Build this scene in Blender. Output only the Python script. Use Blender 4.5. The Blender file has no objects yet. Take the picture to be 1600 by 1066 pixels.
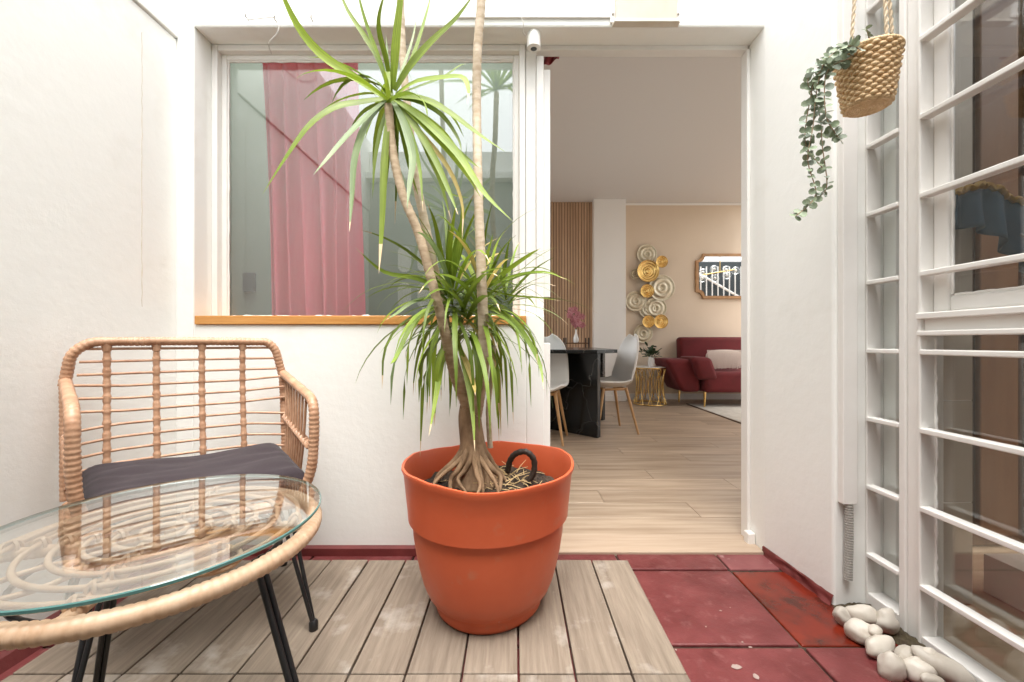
import bpy, math, random
from mathutils import Vector, Matrix, noise
R = math.radians
random.seed(7)
scene = bpy.context.scene
col = scene.collection

# ------------------------------------------------------------------ camera
F = 650.0; VX = 804.0; VY = 535.0; CZ = 0.85        # focal length in px, vanishing point, eye height
cam_d = bpy.data.cameras.new('camera'); cam = bpy.data.objects.new('camera', cam_d); col.objects.link(cam)
cam_d.sensor_width = 36; cam_d.sensor_fit = 'HORIZONTAL'; cam_d.lens = 36 * F / 1600
cam_d.shift_x = -(VX - 800) / 1600; cam_d.shift_y = (VY - 533) / 1600
cam_d.clip_start = 0.02; cam_d.clip_end = 500
cam.location = (0, 0, CZ); cam.rotation_euler = (R(90), 0, 0)
scene.camera = cam

# ------------------------------------------------------------------ light
SUN = Vector((0.03, -0.28, 0.95)).normalized()
w = bpy.data.worlds.new('World'); scene.world = w; w.use_nodes = True
nt = w.node_tree; bg = nt.nodes['Background']
sky = nt.nodes.new('ShaderNodeTexSky'); sky.sky_type = 'NISHITA'; sky.sun_disc = False
sky.sun_elevation = math.asin(SUN.z); sky.sun_rotation = math.atan2(SUN.x, SUN.y)
sky.dust_density = 3.0; sky.air_density = 1.0
hs = nt.nodes.new('ShaderNodeHueSaturation'); hs.inputs['Saturation'].default_value = 0.10
nt.links.new(sky.outputs[0], hs.inputs['Color']); nt.links.new(hs.outputs[0], bg.inputs[0])
bg.inputs[1].default_value = 0.15
sl = bpy.data.lights.new('sun', 'SUN'); sl.energy = 1.5; sl.angle = R(50); sl.color = (1.0, 0.975, 0.925)
sun = bpy.data.objects.new('sun', sl); col.objects.link(sun)
sun.rotation_euler = SUN.to_track_quat('Z', 'Y').to_euler(); sun.location = (0, 0, 6)
vs = scene.view_settings
vs.view_transform = 'Standard'; vs.look = 'None'; vs.gamma = 1; vs.exposure = 2.0
scene.cycles.use_denoising = True
try: scene.cycles.denoiser = 'OPENIMAGEDENOISE'
except Exception: pass
scene.cycles.max_bounces = 14; scene.cycles.diffuse_bounces = 9; scene.cycles.glossy_bounces = 6
scene.cycles.transparent_max_bounces = 24; scene.cycles.caustics_reflective = False; scene.cycles.caustics_refractive = False
scene.cycles.sample_clamp_indirect = 6

# ------------------------------------------------------------------ helpers
def P(px, py, Y):
    """point at distance Y that projects on a picture position"""
    return Vector(((px - VX) * Y / F, Y, CZ - (py - VY) * Y / F))

class G:
    def __init__(s): s.v = []; s.f = []; s.m = []
    def quadbox(s, x0, x1, y0, y1, z0, z1, mi=0):
        b = len(s.v)
        s.v += [(x0,y0,z0),(x1,y0,z0),(x1,y1,z0),(x0,y1,z0),(x0,y0,z1),(x1,y0,z1),(x1,y1,z1),(x0,y1,z1)]
        for q in ((0,3,2,1),(4,5,6,7),(0,1,5,4),(1,2,6,5),(2,3,7,6),(3,0,4,7)):
            s.f.append(tuple(b+i for i in q)); s.m.append(mi)
        return s
    def tube(s, pts, r, n=8, caps=True, closed=False, flat=1.0):
        pts = [Vector(p) for p in pts]; N = len(pts)
        rs = r if isinstance(r, (list, tuple)) else [r]*N
        T = []
        for i in range(N):
            a = pts[(i-1) % N] if (closed or i > 0) else pts[i]
            c = pts[(i+1) % N] if (closed or i < N-1) else pts[i]
            t = (c-a); T.append(t.normalized() if t.length > 1e-9 else Vector((0,0,1)))
        up = Vector((0,0,1)) if abs(T[0].z) < .9 else Vector((1,0,0))
        nrm = (up - T[0]*up.dot(T[0])).normalized()
        b = len(s.v)
        for i in range(N):
            nrm = (nrm - T[i]*nrm.dot(T[i]))
            nrm = nrm.normalized() if nrm.length > 1e-6 else T[i].orthogonal().normalized()
            bi = T[i].cross(nrm)
            for k in range(n):
                a = 2*math.pi*k/n
                s.v.append(tuple(pts[i] + rs[i]*(math.cos(a)*nrm*flat + math.sin(a)*bi)))
        for i in range(N if closed else N-1):
            j = (i+1) % N
            for k in range(n):
                l = (k+1) % n
                s.f.append((b+i*n+k, b+i*n+l, b+j*n+l, b+j*n+k)); s.m.append(0)
        if caps and not closed:
            s.f.append(tuple(b+k for k in reversed(range(n)))); s.m.append(0)
            s.f.append(tuple(b+(N-1)*n+k for k in range(n))); s.m.append(0)
        return s
    def lathe(s, prof, c, n=48, wob=None, capb=True, capt=False):
        b = len(s.v); c = Vector(c)
        for i, (r, z) in enumerate(prof):
            for k in range(n):
                a = 2*math.pi*k/n
                d = wob(i, a) if wob else (0, 0)
                s.v.append((c.x+(r+d[0])*math.cos(a), c.y+(r+d[0])*math.sin(a), c.z+z+d[1]))
        for i in range(len(prof)-1):
            for k in range(n):
                l = (k+1) % n
                s.f.append((b+i*n+k, b+i*n+l, b+(i+1)*n+l, b+(i+1)*n+k)); s.m.append(0)
        if capb: s.f.append(tuple(b+k for k in reversed(range(n)))); s.m.append(0)
        if capt: s.f.append(tuple(b+(len(prof)-1)*n+k for k in range(n))); s.m.append(0)
        return s
    def prism(s, poly, d):
        """poly: list of 3d points, extruded along d"""
        b = len(s.v); n = len(poly); d = Vector(d)
        s.v += [tuple(Vector(p)) for p in poly] + [tuple(Vector(p)+d) for p in poly]
        s.f.append(tuple(b+i for i in reversed(range(n)))); s.f.append(tuple(b+n+i for i in range(n)))
        s.m += [0, 0]
        for i in range(n):
            j = (i+1) % n
            s.f.append((b+i, b+j, b+n+j, b+n+i)); s.m.append(0)
        return s
    def grid(s, fn, nu, nv):
        b = len(s.v)
        for j in range(nv+1):
            for i in range(nu+1): s.v.append(tuple(fn(i/nu, j/nv)))
        for j in range(nv):
            for i in range(nu):
                a = b+j*(nu+1)+i
                s.f.append((a, a+1, a+nu+2, a+nu+1)); s.m.append(0)
        return s
    def ball(s, c, r, nu=12, nv=8, fn=None):
        c = Vector(c); rx, ry, rz = r if isinstance(r, (tuple, list)) else (r, r, r)
        b = len(s.v)
        for j in range(nv+1):
            th = math.pi*j/nv
            for i in range(nu):
                ph = 2*math.pi*i/nu
                d = Vector((math.sin(th)*math.cos(ph), math.sin(th)*math.sin(ph), math.cos(th)))
                k = fn(d) if fn else 1
                s.v.append((c.x+rx*d.x*k, c.y+ry*d.y*k, c.z+rz*d.z*k))
        for j in range(nv):
            for i in range(nu):
                l = (i+1) % nu
                s.f.append((b+j*nu+i, b+(j+1)*nu+i, b+(j+1)*nu+l, b+j*nu+l)); s.m.append(0)
        return s

ORG = {}
def root_of(o):
    while o.parent: o = o.parent
    return o
def thing(name, loc, label, cat, group=None):
    o = bpy.data.objects.new(name, None); col.objects.link(o); o.location = loc; o.empty_display_size = .05
    ORG[o.name] = Vector(loc); tag(o, label, cat, group); return o
def tag(o, label=None, cat=None, group=None, kind=None):
    if label: o['label'] = label
    if cat: o['category'] = cat
    if group: o['group'] = group
    if kind: o['kind'] = kind
    return o
def obj(name, g, mats, parent=None, smooth=None, bevel=0, seg=2, loc=None, subsurf=0, solid=0):
    """link the shapes in g as one mesh object; vertices are world points; smooth = angle in degrees"""
    o0 = ORG[root_of(parent).name] if parent else Vector(loc or (0,0,0))
    me = bpy.data.meshes.new(name)
    me.from_pydata([tuple(Vector(v)-o0) for v in g.v], [], g.f)
    if not isinstance(mats, (list, tuple)): mats = [mats]
    for m in mats: me.materials.append(m)
    if len(mats) > 1: me.polygons.foreach_set('material_index', g.m)
    if smooth is not None:
        me.shade_smooth()
        if smooth < 180: me.set_sharp_from_angle(angle=R(smooth))
    me.update()
    o = bpy.data.objects.new(name, me); col.objects.link(o)
    if parent: o.parent = parent
    else: o.location = o0; ORG[o.name] = o0
    if solid:
        md = o.modifiers.new('solid', 'SOLIDIFY'); md.thickness = solid; md.offset = 0
    if subsurf:
        md = o.modifiers.new('sub', 'SUBSURF'); md.levels = subsurf; md.render_levels = subsurf
    if bevel:
        md = o.modifiers.new('bevel', 'BEVEL'); md.width = bevel; md.segments = seg; md.limit_method = 'ANGLE'; md.angle_limit = R(40)
    return o
def box(name, x0, x1, y0, y1, z0, z1, m, parent=None, bevel=.002, loc=None, **k):
    return obj(name, G().quadbox(x0,x1,y0,y1,z0,z1), m, parent, bevel=bevel, loc=loc, **k)
def cat_rom(pts, n):
    pts = [Vector(p) for p in pts]; out = []
    q = [pts[0]*2-pts[1]] + pts + [pts[-1]*2-pts[-2]]
    segs = len(pts)-1
    for i in range(n+1):
        u = i/n*segs; k = min(int(u), segs-1); t = u-k
        a, b, c, d = q[k], q[k+1], q[k+2], q[k+3]
        out.append(.5*((2*b)+(-a+c)*t+(2*a-5*b+4*c-d)*t*t+(-a+3*b-3*c+d)*t**3))
    return out
def resample(pts, step):
    pts = [Vector(p) for p in pts]; L = [0]
    for a, b in zip(pts, pts[1:]): L.append(L[-1]+(b-a).length)
    n = max(2, int(L[-1]/step)); out = []; k = 0
    for i in range(n+1):
        d = L[-1]*i/n
        while k < len(L)-2 and L[k+1] < d: k += 1
        t = (d-L[k])/max(1e-9, L[k+1]-L[k]); out.append(pts[k].lerp(pts[k+1], min(1, t)))
    return out
def wrapped(g, path, r, period=.013, n=9, amp=.055, closed=False):
    """a cane wrapped with strip: the radius ripples along its length"""
    q = resample(path, period/4)
    if closed: q = q[:-1]
    rs = []
    for i in range(len(q)):
        ph = i % 4
        rr = r if not callable(r) else r(i/len(q))
        rs.append(rr*(1+amp*(1, 1.05, .7, -1.5)[ph]*(.8+.5*noise.noise(Vector((i*.11, rr*99, 0))))+.02*math.sin(i*.17)))
    g.tube(q, rs, n, closed=closed); return g
def rounded(poly, rad, n=6):
    """rounds the inner corners of a polyline"""
    poly = [Vector(p) for p in poly]; out = [poly[0]]
    for a, b, c in zip(poly, poly[1:], poly[2:]):
        u = (a-b); v = (c-b); d = min(rad, u.length*.45, v.length*.45)
        p0 = b+u.normalized()*d; p2 = b+v.normalized()*d
        for i in range(n+1):
            t = i/n; out.append(p0*(1-t)**2+b*2*t*(1-t)+p2*t*t)
    out.append(poly[-1]); return out

# ------------------------------------------------------------------ materials
def mat(name, c, rough=.6, c2=None, scale=6, stretch=None, detail=6, lo=.35, hi=.7, bump=0, bscale=None, metallic=0,
        rnd=0, spec=.5, coat=0, trans=0, c3=None, c3scale=3, c3lo=.6, c3hi=.7, bstretch=None, sheen=0, bdist=.01):
    m = bpy.data.materials.new(name); m.use_nodes = True
    n = m.node_tree.nodes; l = m.node_tree.links; b = n['Principled BSDF']
    b.inputs['Roughness'].default_value = rough; b.inputs['Metallic'].default_value = metallic
    b.inputs['Specular IOR Level'].default_value = spec; b.inputs['Coat Weight'].default_value = coat
    b.inputs['Sheen Weight'].default_value = sheen
    tc = n.new('ShaderNodeTexCoord'); oi = n.new('ShaderNodeObjectInfo')
    off = n.new('ShaderNodeVectorMath'); off.operation = 'ADD'; l.new(tc.outputs['Object'], off.inputs[0])
    mul = n.new('ShaderNodeMath'); mul.operation = 'MULTIPLY'; mul.inputs[1].default_value = 37.0 if rnd else 0.0
    l.new(oi.outputs['Random'], mul.inputs[0]); l.new(mul.outputs[0], off.inputs[1])
    def nz(sc, st, det, rg=.6):
        mp = n.new('ShaderNodeMapping'); l.new(off.outputs[0], mp.inputs[0])
        if st: mp.inputs['Scale'].default_value = st
        t = n.new('ShaderNodeTexNoise'); t.inputs['Scale'].default_value = sc; t.inputs['Detail'].default_value = det
        t.inputs['Roughness'].default_value = rg
        l.new(mp.outputs[0], t.inputs['Vector']); return t
    out = None
    def rgb(cc): return (cc[0], cc[1], cc[2], 1)
    if c2:
        t = nz(scale, stretch, detail)
        r = n.new('ShaderNodeValToRGB'); r.color_ramp.elements[0].position = lo; r.color_ramp.elements[1].position = hi
        r.color_ramp.elements[0].color = rgb(c); r.color_ramp.elements[1].color = rgb(c2)
        l.new(t.outputs['Fac'], r.inputs[0]); out = r.outputs[0]
    if c3:
        t = nz(c3scale, None, 5)
        r = n.new('ShaderNodeMapRange'); r.inputs['From Min'].default_value = c3lo; r.inputs['From Max'].default_value = c3hi
        l.new(t.outputs['Fac'], r.inputs[0])
        mx = n.new('ShaderNodeMix'); mx.data_type = 'RGBA'; l.new(r.outputs[0], mx.inputs[0])
        if out: l.new(out, mx.inputs[6])
        else: mx.inputs[6].default_value = rgb(c)
        mx.inputs[7].default_value = rgb(c3); out = mx.outputs[2]
    if rnd:
        h = n.new('ShaderNodeHueSaturation')
        if out: l.new(out, h.inputs['Color'])
        else: h.inputs['Color'].default_value = rgb(c)
        mr = n.new('ShaderNodeMapRange'); mr.inputs['To Min'].default_value = 1-rnd; mr.inputs['To Max'].default_value = 1+rnd
        l.new(oi.outputs['Random'], mr.inputs[0]); l.new(mr.outputs[0], h.inputs['Value']); out = h.outputs[0]
    if out: l.new(out, b.inputs['Base Color'])
    else: b.inputs['Base Color'].default_value = rgb(c)
    if bump:
        t = nz(bscale or scale, bstretch if bstretch else stretch, 8)
        bp = n.new('ShaderNodeBump'); bp.inputs['Strength'].default_value = bump; bp.inputs['Distance'].default_value = bdist
        l.new(t.outputs['Fac'], bp.inputs['Height']); l.new(bp.outputs[0], b.inputs['Normal'])
    if trans:
        tr = n.new('ShaderNodeBsdfTranslucent'); ms = n.new('ShaderNodeMixShader'); ms.inputs[0].default_value = trans
        if out: l.new(out, tr.inputs[0])
        else: tr.inputs[0].default_value = rgb(c)
        l.new(b.outputs[0], ms.inputs[1]); l.new(tr.outputs[0], ms.inputs[2]); l.new(ms.outputs[0], n['Material Output'].inputs[0])
    return m
def glass(name, tint=(.97, .985, .98), f0=.05, rough=.0):
    m = bpy.data.materials.new(name); m.use_nodes = True
    n = m.node_tree.nodes; l = m.node_tree.links; n.remove(n['Principled BSDF'])
    t = n.new('ShaderNodeBsdfTransparent'); t.inputs[0].default_value = (*tint, 1)
    g = n.new('ShaderNodeBsdfGlossy'); g.inputs['Roughness'].default_value = rough; g.inputs[0].default_value = (1, 1, 1, 1)
    lw = n.new('ShaderNodeLayerWeight'); lw.inputs[0].default_value = .5
    pw = n.new('ShaderNodeMath'); pw.operation = 'POWER'; pw.inputs[1].default_value = 4.5; l.new(lw.outputs['Facing'], pw.inputs[0])
    ma = n.new('ShaderNodeMath'); ma.operation = 'MULTIPLY_ADD'; ma.inputs[1].default_value = 1-f0; ma.inputs[2].default_value = f0
    l.new(pw.outputs[0], ma.inputs[0]); ms = n.new('ShaderNodeMixShader'); l.new(ma.outputs[0], ms.inputs[0])
    l.new(t.outputs[0], ms.inputs[1]); l.new(g.outputs[0], ms.inputs[2]); l.new(ms.outputs[0], n['Material Output'].inputs[0])
    return m
M = {}
M['stucco'] = mat('stucco', (.848,.848,.815), .92, (.866,.866,.835), 2.2, bump=.24, bscale=24, bdist=.006, c3=(.72,.70,.64), c3scale=2.3, c3lo=.56, c3hi=.85)
M['paint'] = mat('gloss_white_paint', (.82,.80,.77), .38, (.79,.77,.735), 9, bump=.12, bscale=30, bdist=.003)
M['plaster'] = mat('smooth_plaster', (.80,.78,.745), .8, bump=.15, bscale=14)
M['pine'] = mat('varnished_pine', (.52,.23,.055), .42, (.62,.31,.09), 7, (1,14,14), bump=.08)
M['deck'] = mat('weathered_deck_wood', (.145,.108,.079), .75, (.30,.242,.183), 4.5, (16,1.0,6), detail=10, lo=.24, hi=.80, bump=.45, bscale=9, bstretch=(26,1.2,8), rnd=.10, bdist=.004,
    c3=(.46,.42,.37), c3scale=6.5, c3lo=.57, c3hi=.82)
M['red_tile'] = mat('red_painted_slate', (.095,.014,.014), .42, (.175,.040,.040), 9, detail=12, lo=.3, hi=.72, bump=.8, bscale=11, rnd=.12, bdist=.008, c3=(.24,.095,.09), c3scale=26, c3lo=.56, c3hi=.85)
M['red_paint'] = mat('red_floor_paint', (.10,.014,.013), .5, (.15,.026,.024), 8, bump=.5, bscale=40, bdist=.004)
M['terracotta'] = mat('terracotta_plastic', (.57,.100,.036), .42, (.63,.125,.050), 3.5, bump=.06, bscale=20, c3=(.50,.17,.095), c3scale=18, c3lo=.60, c3hi=.86)
M['rattan'] = mat('rattan_cane', (.40,.215,.125), .45, (.57,.345,.22), 28, bump=.1, bscale=90, rnd=.06, bdist=.002)
M['rattan_pale'] = mat('pale_rattan_cane', (.54,.345,.215), .45, (.68,.485,.335), 28, bump=.1, bscale=90, rnd=.05, bdist=.002)
M['black_metal'] = mat('black_powder_coat', (.012,.012,.013), .42, bump=.05, bscale=200)
M['cushion'] = mat('grey_violet_fabric', (.022,.0135,.0175), .92, (.030,.0195,.024), 130, bump=.3, bscale=320, sheen=.08, bdist=.002)
M['bark'] = mat('dracaena_bark', (.14,.082,.042), .85, (.34,.22,.125), 30, (1,1,.4), bump=.7, bscale=45, bdist=.006)
M['stem'] = mat('pale_ringed_stem', (.42,.32,.215), .85, (.62,.525,.41), 34, (.6,.6,1.6), bump=.6, bscale=60, bdist=.004)
M['stem_tan'] = mat('tan_ringed_stem', (.32,.225,.14), .85, (.55,.43,.30), 34, (.6,.6,1.6), bump=.6, bscale=60, bdist=.004)
M['leaf'] = mat('dracaena_leaf', (.17,.245,.018), .48, (.27,.355,.035), 5, rnd=.30, trans=.32, spec=.4)
M['leaf_deep'] = mat('dracaena_leaf_deep', (.135,.205,.022), .48, (.235,.32,.045), 6, rnd=.32, trans=.28, spec=.4)
M['leaf_pale'] = mat('pale_leaf_underside', (.17,.25,.085), .5, (.27,.34,.16), 8, rnd=.15, trans=.25)
M['leaf_dry'] = mat('dry_yellow_leaf', (.55,.40,.11), .6, (.62,.52,.20), 8, rnd=.15, trans=.25)
M['leaf_tip'] = mat('dry_leaf_tip', (.55,.38,.20), .7, (.70,.56,.38), 12)
M['soil'] = mat('dark_soil', (.022,.014,.009), .95, (.085,.056,.036), 30, bump=1, bscale=40, bdist=.02)
M['root'] = mat('dry_root', (.19,.11,.055), .8, (.33,.21,.12), 25, bump=.5, bscale=50, bdist=.004)
M['straw'] = mat('dry_straw', (.55,.38,.17), .75, (.68,.50,.27), 30)
M['dark_hose'] = mat('dark_hose', (.03,.018,.012), .6, bump=.4, bscale=60)
M['pebble'] = mat('white_pebble', (.45,.40,.335), .5, (.62,.575,.51), 7, bump=.12, bscale=30, rnd=.16, c3=(.40,.32,.23), c3scale=16, c3lo=.55, c3hi=.85)
M['basket'] = mat('water_hyacinth_weave', (.60,.40,.205), .6, (.77,.57,.34), 45, bump=.3, bscale=120, bdist=.002)
M['rope'] = mat('jute_rope', (.55,.43,.29), .9, (.68,.57,.42), 90, bump=.6, bscale=220, bdist=.002)
M['euca'] = mat('eucalyptus_leaf', (.17,.22,.135), .55, (.28,.325,.215), 60, rnd=.35, trans=.15)
M['euca_pale'] = mat('eucalyptus_pale_leaf', (.30,.36,.29), .55, (.40,.45,.38), 60, rnd=.2, trans=.15)
M['euca_stem'] = mat('eucalyptus_stem', (.28,.19,.11), .7)
M['grey_steel'] = mat('corrugated_steel', (.42,.40,.37), .4)
M['moss'] = mat('moss_and_dirt', (.035,.022,.012), .95, (.080,.062,.030), 40, bump=1, bscale=70, bdist=.01)
M['pane'] = glass('window_pane', f0=.125)
M['clear'] = glass('clear_pane', f0=.075)
M['table_glass'] = glass('table_glass', (.965,.985,.98), .22)
M['glass_edge'] = mat('green_glass_edge', (.10,.23,.215), .12, spec=.7)
M['green_wall'] = mat('grey_green_wall', (.165,.20,.16), .9, (.18,.215,.175), 3, bump=.1)
M['grey_wall'] = mat('grey_wall', (.36,.365,.345), .85, (.42,.425,.40), 2, bump=.2, bscale=20)
M['curtain'] = mat('pink_sheer_curtain', (.85,.185,.265), .9, (.88,.235,.315), 90, (1,1,.05), trans=.4)
M['socket'] = mat('dark_socket', (.04,.05,.055), .5)
M['red_fabric'] = mat('dark_red_fabric', (.20,.008,.012), .85, (.27,.015,.02), 30, sheen=.4)
M['laminate'] = mat('oak_laminate', (.31,.22,.15), .42, (.52,.405,.30), 1.8, (.9,13,1), lo=.33, hi=.68, bump=.05, rnd=.12)
M['threshold'] = mat('pale_wood_threshold', (.38,.28,.20), .5, (.46,.355,.265), 3, (1,16,6), bump=.1)
M['int_white'] = mat('interior_white', (.84,.82,.79), .9, bump=.05)
M['ceil'] = mat('matt_ceiling_paint', (.66,.645,.63), .95)
M['beige'] = mat('beige_wall_paint', (.68,.56,.43), .9, (.70,.58,.45), 3, bump=.06, bscale=40)
M['slat'] = mat('oak_slat', (.50,.32,.20), .6, (.60,.41,.27), 4, (8,8,.6), rnd=.10)
M['slat_back'] = mat('felt_backing', (.16,.085,.045), .95)
M['marble'] = mat('black_marble', (.008,.009,.009), .22, (.014,.015,.015), 4)
M['shell'] = mat('pale_grey_shell', (.74,.72,.69), .5, (.77,.75,.72), 5)
M['beech'] = mat('beech_leg', (.50,.28,.12), .45, (.58,.35,.165), 6, (8,8,.8))
M['gold'] = mat('brushed_gold', (.75,.50,.17), .27, (.82,.58,.24), 20, metallic=1, bump=.08, bscale=40)
M['cream_disc'] = mat('champagne_leaf_metal', (.62,.54,.38), .42, (.80,.74,.60), 22, metallic=.55, bump=.25, bscale=40, bdist=.004)
M['velvet'] = mat('burgundy_velvet', (.095,.005,.006), .85, (.135,.008,.010), 6, sheen=.05)
M['fringe'] = mat('cream_fringe', (.66,.56,.50), .95, (.75,.66,.60), 60, (40,40,1), bump=.4)
M['rug'] = mat('grey_rug', (.42,.38,.32), .95, (.52,.48,.42), 14, bump=.4, bscale=200, bdist=.004)
M['rug_edge'] = mat('dark_rug_edge', (.09,.05,.03), .95)
M['mirror_wood'] = mat('burl_wood_frame', (.38,.20,.085), .5, (.50,.29,.13), 14)
M['mirror'] = mat('mirror_glass', (.92,.93,.93), .015, metallic=1)
M['ceramic'] = mat('white_ceramic', (.78,.76,.73), .25)
M['orchid'] = mat('pink_petal', (.50,.17,.20), .6, (.66,.34,.36), 60, trans=.2)
M['dark_leaf'] = mat('dark_green_leaf', (.02,.045,.018), .45, (.045,.08,.03), 30, rnd=.2)
M['tile_wall'] = mat('pale_wall_tile', (.50,.44,.37), .35, (.53,.47,.40), 4)
M['brown'] = mat('dark_brown_wood', (.075,.030,.014), .45, (.13,.058,.026), 3, (6,6,.7))
M['brown2'] = mat('mid_brown_wood', (.16,.075,.035), .45, (.20,.10,.05), 3, (6,6,.7))
M['kitchen_floor'] = mat('kitchen_floor_board', (.30,.21,.135), .4, (.38,.28,.19), 3, (1,10,1))
M['blue'] = mat('blue_cloth', (.012,.046,.085), .85, (.02,.066,.11), 8)
M['yellow'] = mat('yellow_trim', (.30,.17,.02), .7)
M['bottle'] = mat('green_bottle', (.02,.05,.02), .15)
M['plastic_white'] = mat('white_plastic', (.78,.77,.74), .4)
M['aged_cover'] = mat('aged_lamp_cover', (.70,.66,.58), .5, (.58,.50,.38), 3, bump=.05)
M['wire'] = mat('pale_wire', (.60,.58,.55), .6)
M['door_grey'] = mat('grey_door_paint', (.30,.31,.295), .5, (.34,.35,.33), 4)

M['flake'] = mat('bare_cement', (.30,.22,.19), .9, (.36,.27,.24), 60)
# marble veins
def add_veins(m):
    n = m.node_tree.nodes; l = m.node_tree.links; b = n['Principled BSDF']
    tc = n.new('ShaderNodeTexCoord'); nz = n.new('ShaderNodeTexNoise'); nz.inputs['Scale'].default_value = 3; nz.inputs['Detail'].default_value = 4
    l.new(tc.outputs['Object'], nz.inputs['Vector'])
    mixv = n.new('ShaderNodeMix'); mixv.data_type = 'VECTOR'; mixv.inputs[0].default_value = .35
    l.new(tc.outputs['Object'], mixv.inputs[4]); l.new(nz.outputs['Color'], mixv.inputs[5])
    vo = n.new('ShaderNodeTexVoronoi'); vo.feature = 'DISTANCE_TO_EDGE'; vo.inputs['Scale'].default_value = 4.2
    l.new(mixv.outputs[1], vo.inputs['Vector'])
    r = n.new('ShaderNodeValToRGB'); r.color_ramp.elements[0].color = (.11,.11,.105,1); r.color_ramp.elements[1].color = (.010,.011,.011,1)
    r.color_ramp.elements[0].position = 0; r.color_ramp.elements[1].position = .012
    l.new(vo.outputs['Distance'], r.inputs[0]); l.new(r.outputs[0], b.inputs['Base Color'])
add_veins(M['marble'])

def streaks(m, k=.35):
    '''fine lengthwise veins on strap leaves'''
    n = m.node_tree.nodes; l = m.node_tree.links; b = n['Principled BSDF']
    src = b.inputs['Base Color'].links[0].from_socket
    uv = n.new('ShaderNodeUVMap'); mp = n.new('ShaderNodeMapping'); mp.inputs['Scale'].default_value = (9, .35, 1); l.new(uv.outputs[0], mp.inputs[0])
    oi = n.new('ShaderNodeObjectInfo'); l.new(oi.outputs['Random'], mp.inputs['Location'])
    t = n.new('ShaderNodeTexNoise'); t.inputs['Scale'].default_value = 1.6; t.inputs['Detail'].default_value = 5; l.new(mp.outputs[0], t.inputs['Vector'])
    r = n.new('ShaderNodeMapRange'); r.inputs['From Min'].default_value = .3; r.inputs['From Max'].default_value = .7
    r.inputs['To Min'].default_value = 1-k; r.inputs['To Max'].default_value = 1+k; l.new(t.outputs['Fac'], r.inputs[0])
    h = n.new('ShaderNodeHueSaturation'); l.new(src, h.inputs['Color']); l.new(r.outputs[0], h.inputs['Value'])
    for lk in list(src.links):
        if lk.to_node != h: l.new(h.outputs[0], lk.to_socket)
for k_ in ('leaf', 'leaf_deep', 'leaf_pale', 'leaf_dry'): streaks(M[k_])

# ------------------------------------------------------------------ setting: ground
Y1 = 1.674            # courtyard face of the back wall
Y2 = 1.781            # plane of the window and door frames, set back in the wall
XQ = 1.034            # the pier leans out a little towards the camera
XL = -1.36; XR = 1.0; XW = 1.135; YB = -0.22; YC = 1.348
gr = obj('ground', G().quadbox(-30, 30, -30, 30, -.25, -.035), M['grey_wall']); tag(gr, kind='structure')
paving = obj('courtyard_paving', G().quadbox(XL-.05, XW+.06, YB-.1, Y1+.03, -.030, -.008), M['soil']); tag(paving, kind='structure')
def slab(x0, x1, y0, y1, m, dz=0):
    g = G().quadbox(x0+.004, x1-.004, y0+.004, y1-.004, -.02, dz)
    return obj('tile', g, m, paving, bevel=.004)
xj = .805
wet = mat('wet_red_slate', (.12,.011,.004), .25, (.19,.020,.008), 4, bump=.35, bscale=9, bdist=.008, c3=(.040,.012,.008), c3scale=7, c3lo=.46, c3hi=.72)
M['wet'] = wet
pale_red = mat('worn_red_slate', (.16,.040,.042), .5, (.24,.08,.08), 5, bump=.5, bscale=8, bdist=.008, c3=(.50,.36,.34), c3scale=14, c3lo=.6, c3hi=.78)
for x0, x1 in ((-1.36,-.80),(-.80,-.40),(-.40,.0),(.0,.405),(.405,.805)):
    for y0, y1 in ((1.556,1.674),(1.166,1.552),(.78,1.162),(.39,.776),(0,.386)):
        slab(x0, x1, y0, y1, M['red_tile'], 0.0)
slab(xj, XR, 1.556, 1.674, pale_red, -.001)
slab(xj, XW, 1.166, 1.552, wet, -.003)
slab(xj, XW+.03, .78, 1.162, M['red_tile'], .001)
slab(xj, XW+.03, .39, .776, M['red_tile'], 0)
# small flakes of paint lost from the tiles
for (px, py, a, b_) in ((1150,1043,.017,.012),(1181,1058,.009,.012),(1126,955,.005,.003),(1172,1012,.008,.003),(1160,1004,.004,.003),(1056,1016,.004,.004),(1141,950,.003,.003),(1103,980,.003,.004)):
    y = F*CZ/(py-VY); x = (px-VX)*y/F; k = random.random()*6
    g = G().prism([(x+a*math.cos(t+k)*random.uniform(.55,1), y+b_*math.sin(t+k)*random.uniform(.55,1), .0012) for t in [i*math.pi/6 for i in range(12)]], (0,0,.0006))
    tag(obj('paint_flake', g, M['flake'], paving))
# skirtings
sk = obj('back_skirting', G().prism([(XL,Y1,0),(XL,Y1-.022,0),(XL,Y1-.018,.028),(XL,Y1,.034)], (.118-XL,0,0)), M['red_paint'])
tag(sk, 'low red painted skirting along the foot of the wall under the window', 'skirting')
sk = obj('left_skirting', G().prism([(XL,YB,0),(XL+.045,YB,0),(XL+.03,YB,.03),(XL,YB,.05)], (0,Y1-.03-YB,0)), M['red_paint'])
tag(sk, 'red painted skirting along the foot of the left wall', 'skirting')
g = G()
def fil(u, v):
    y = YC+(Y1-.0-YC)*v; n_ = noise.noise(Vector((u*3, y*23, 1)))*.008
    xo = XQ+(1.003-XQ)*v; p = [(xo-.013,-.004),(xo-.007,.008),(xo-.0045,.020),(xo+.0005,.030)]
    k = u*3; i = min(2, int(k)); t = k-i
    return (p[i][0]+(p[i+1][0]-p[i][0])*t-n_, y, p[i][1]+(p[i+1][1]-p[i][1])*t+n_*.7*(u > 0))
g.grid(fil, 6, 40)
sk = obj('right_skirting', g, M['red_paint'], smooth=60)
tag(sk, 'uneven red mortar fillet along the foot of the right wall', 'skirting')
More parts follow.
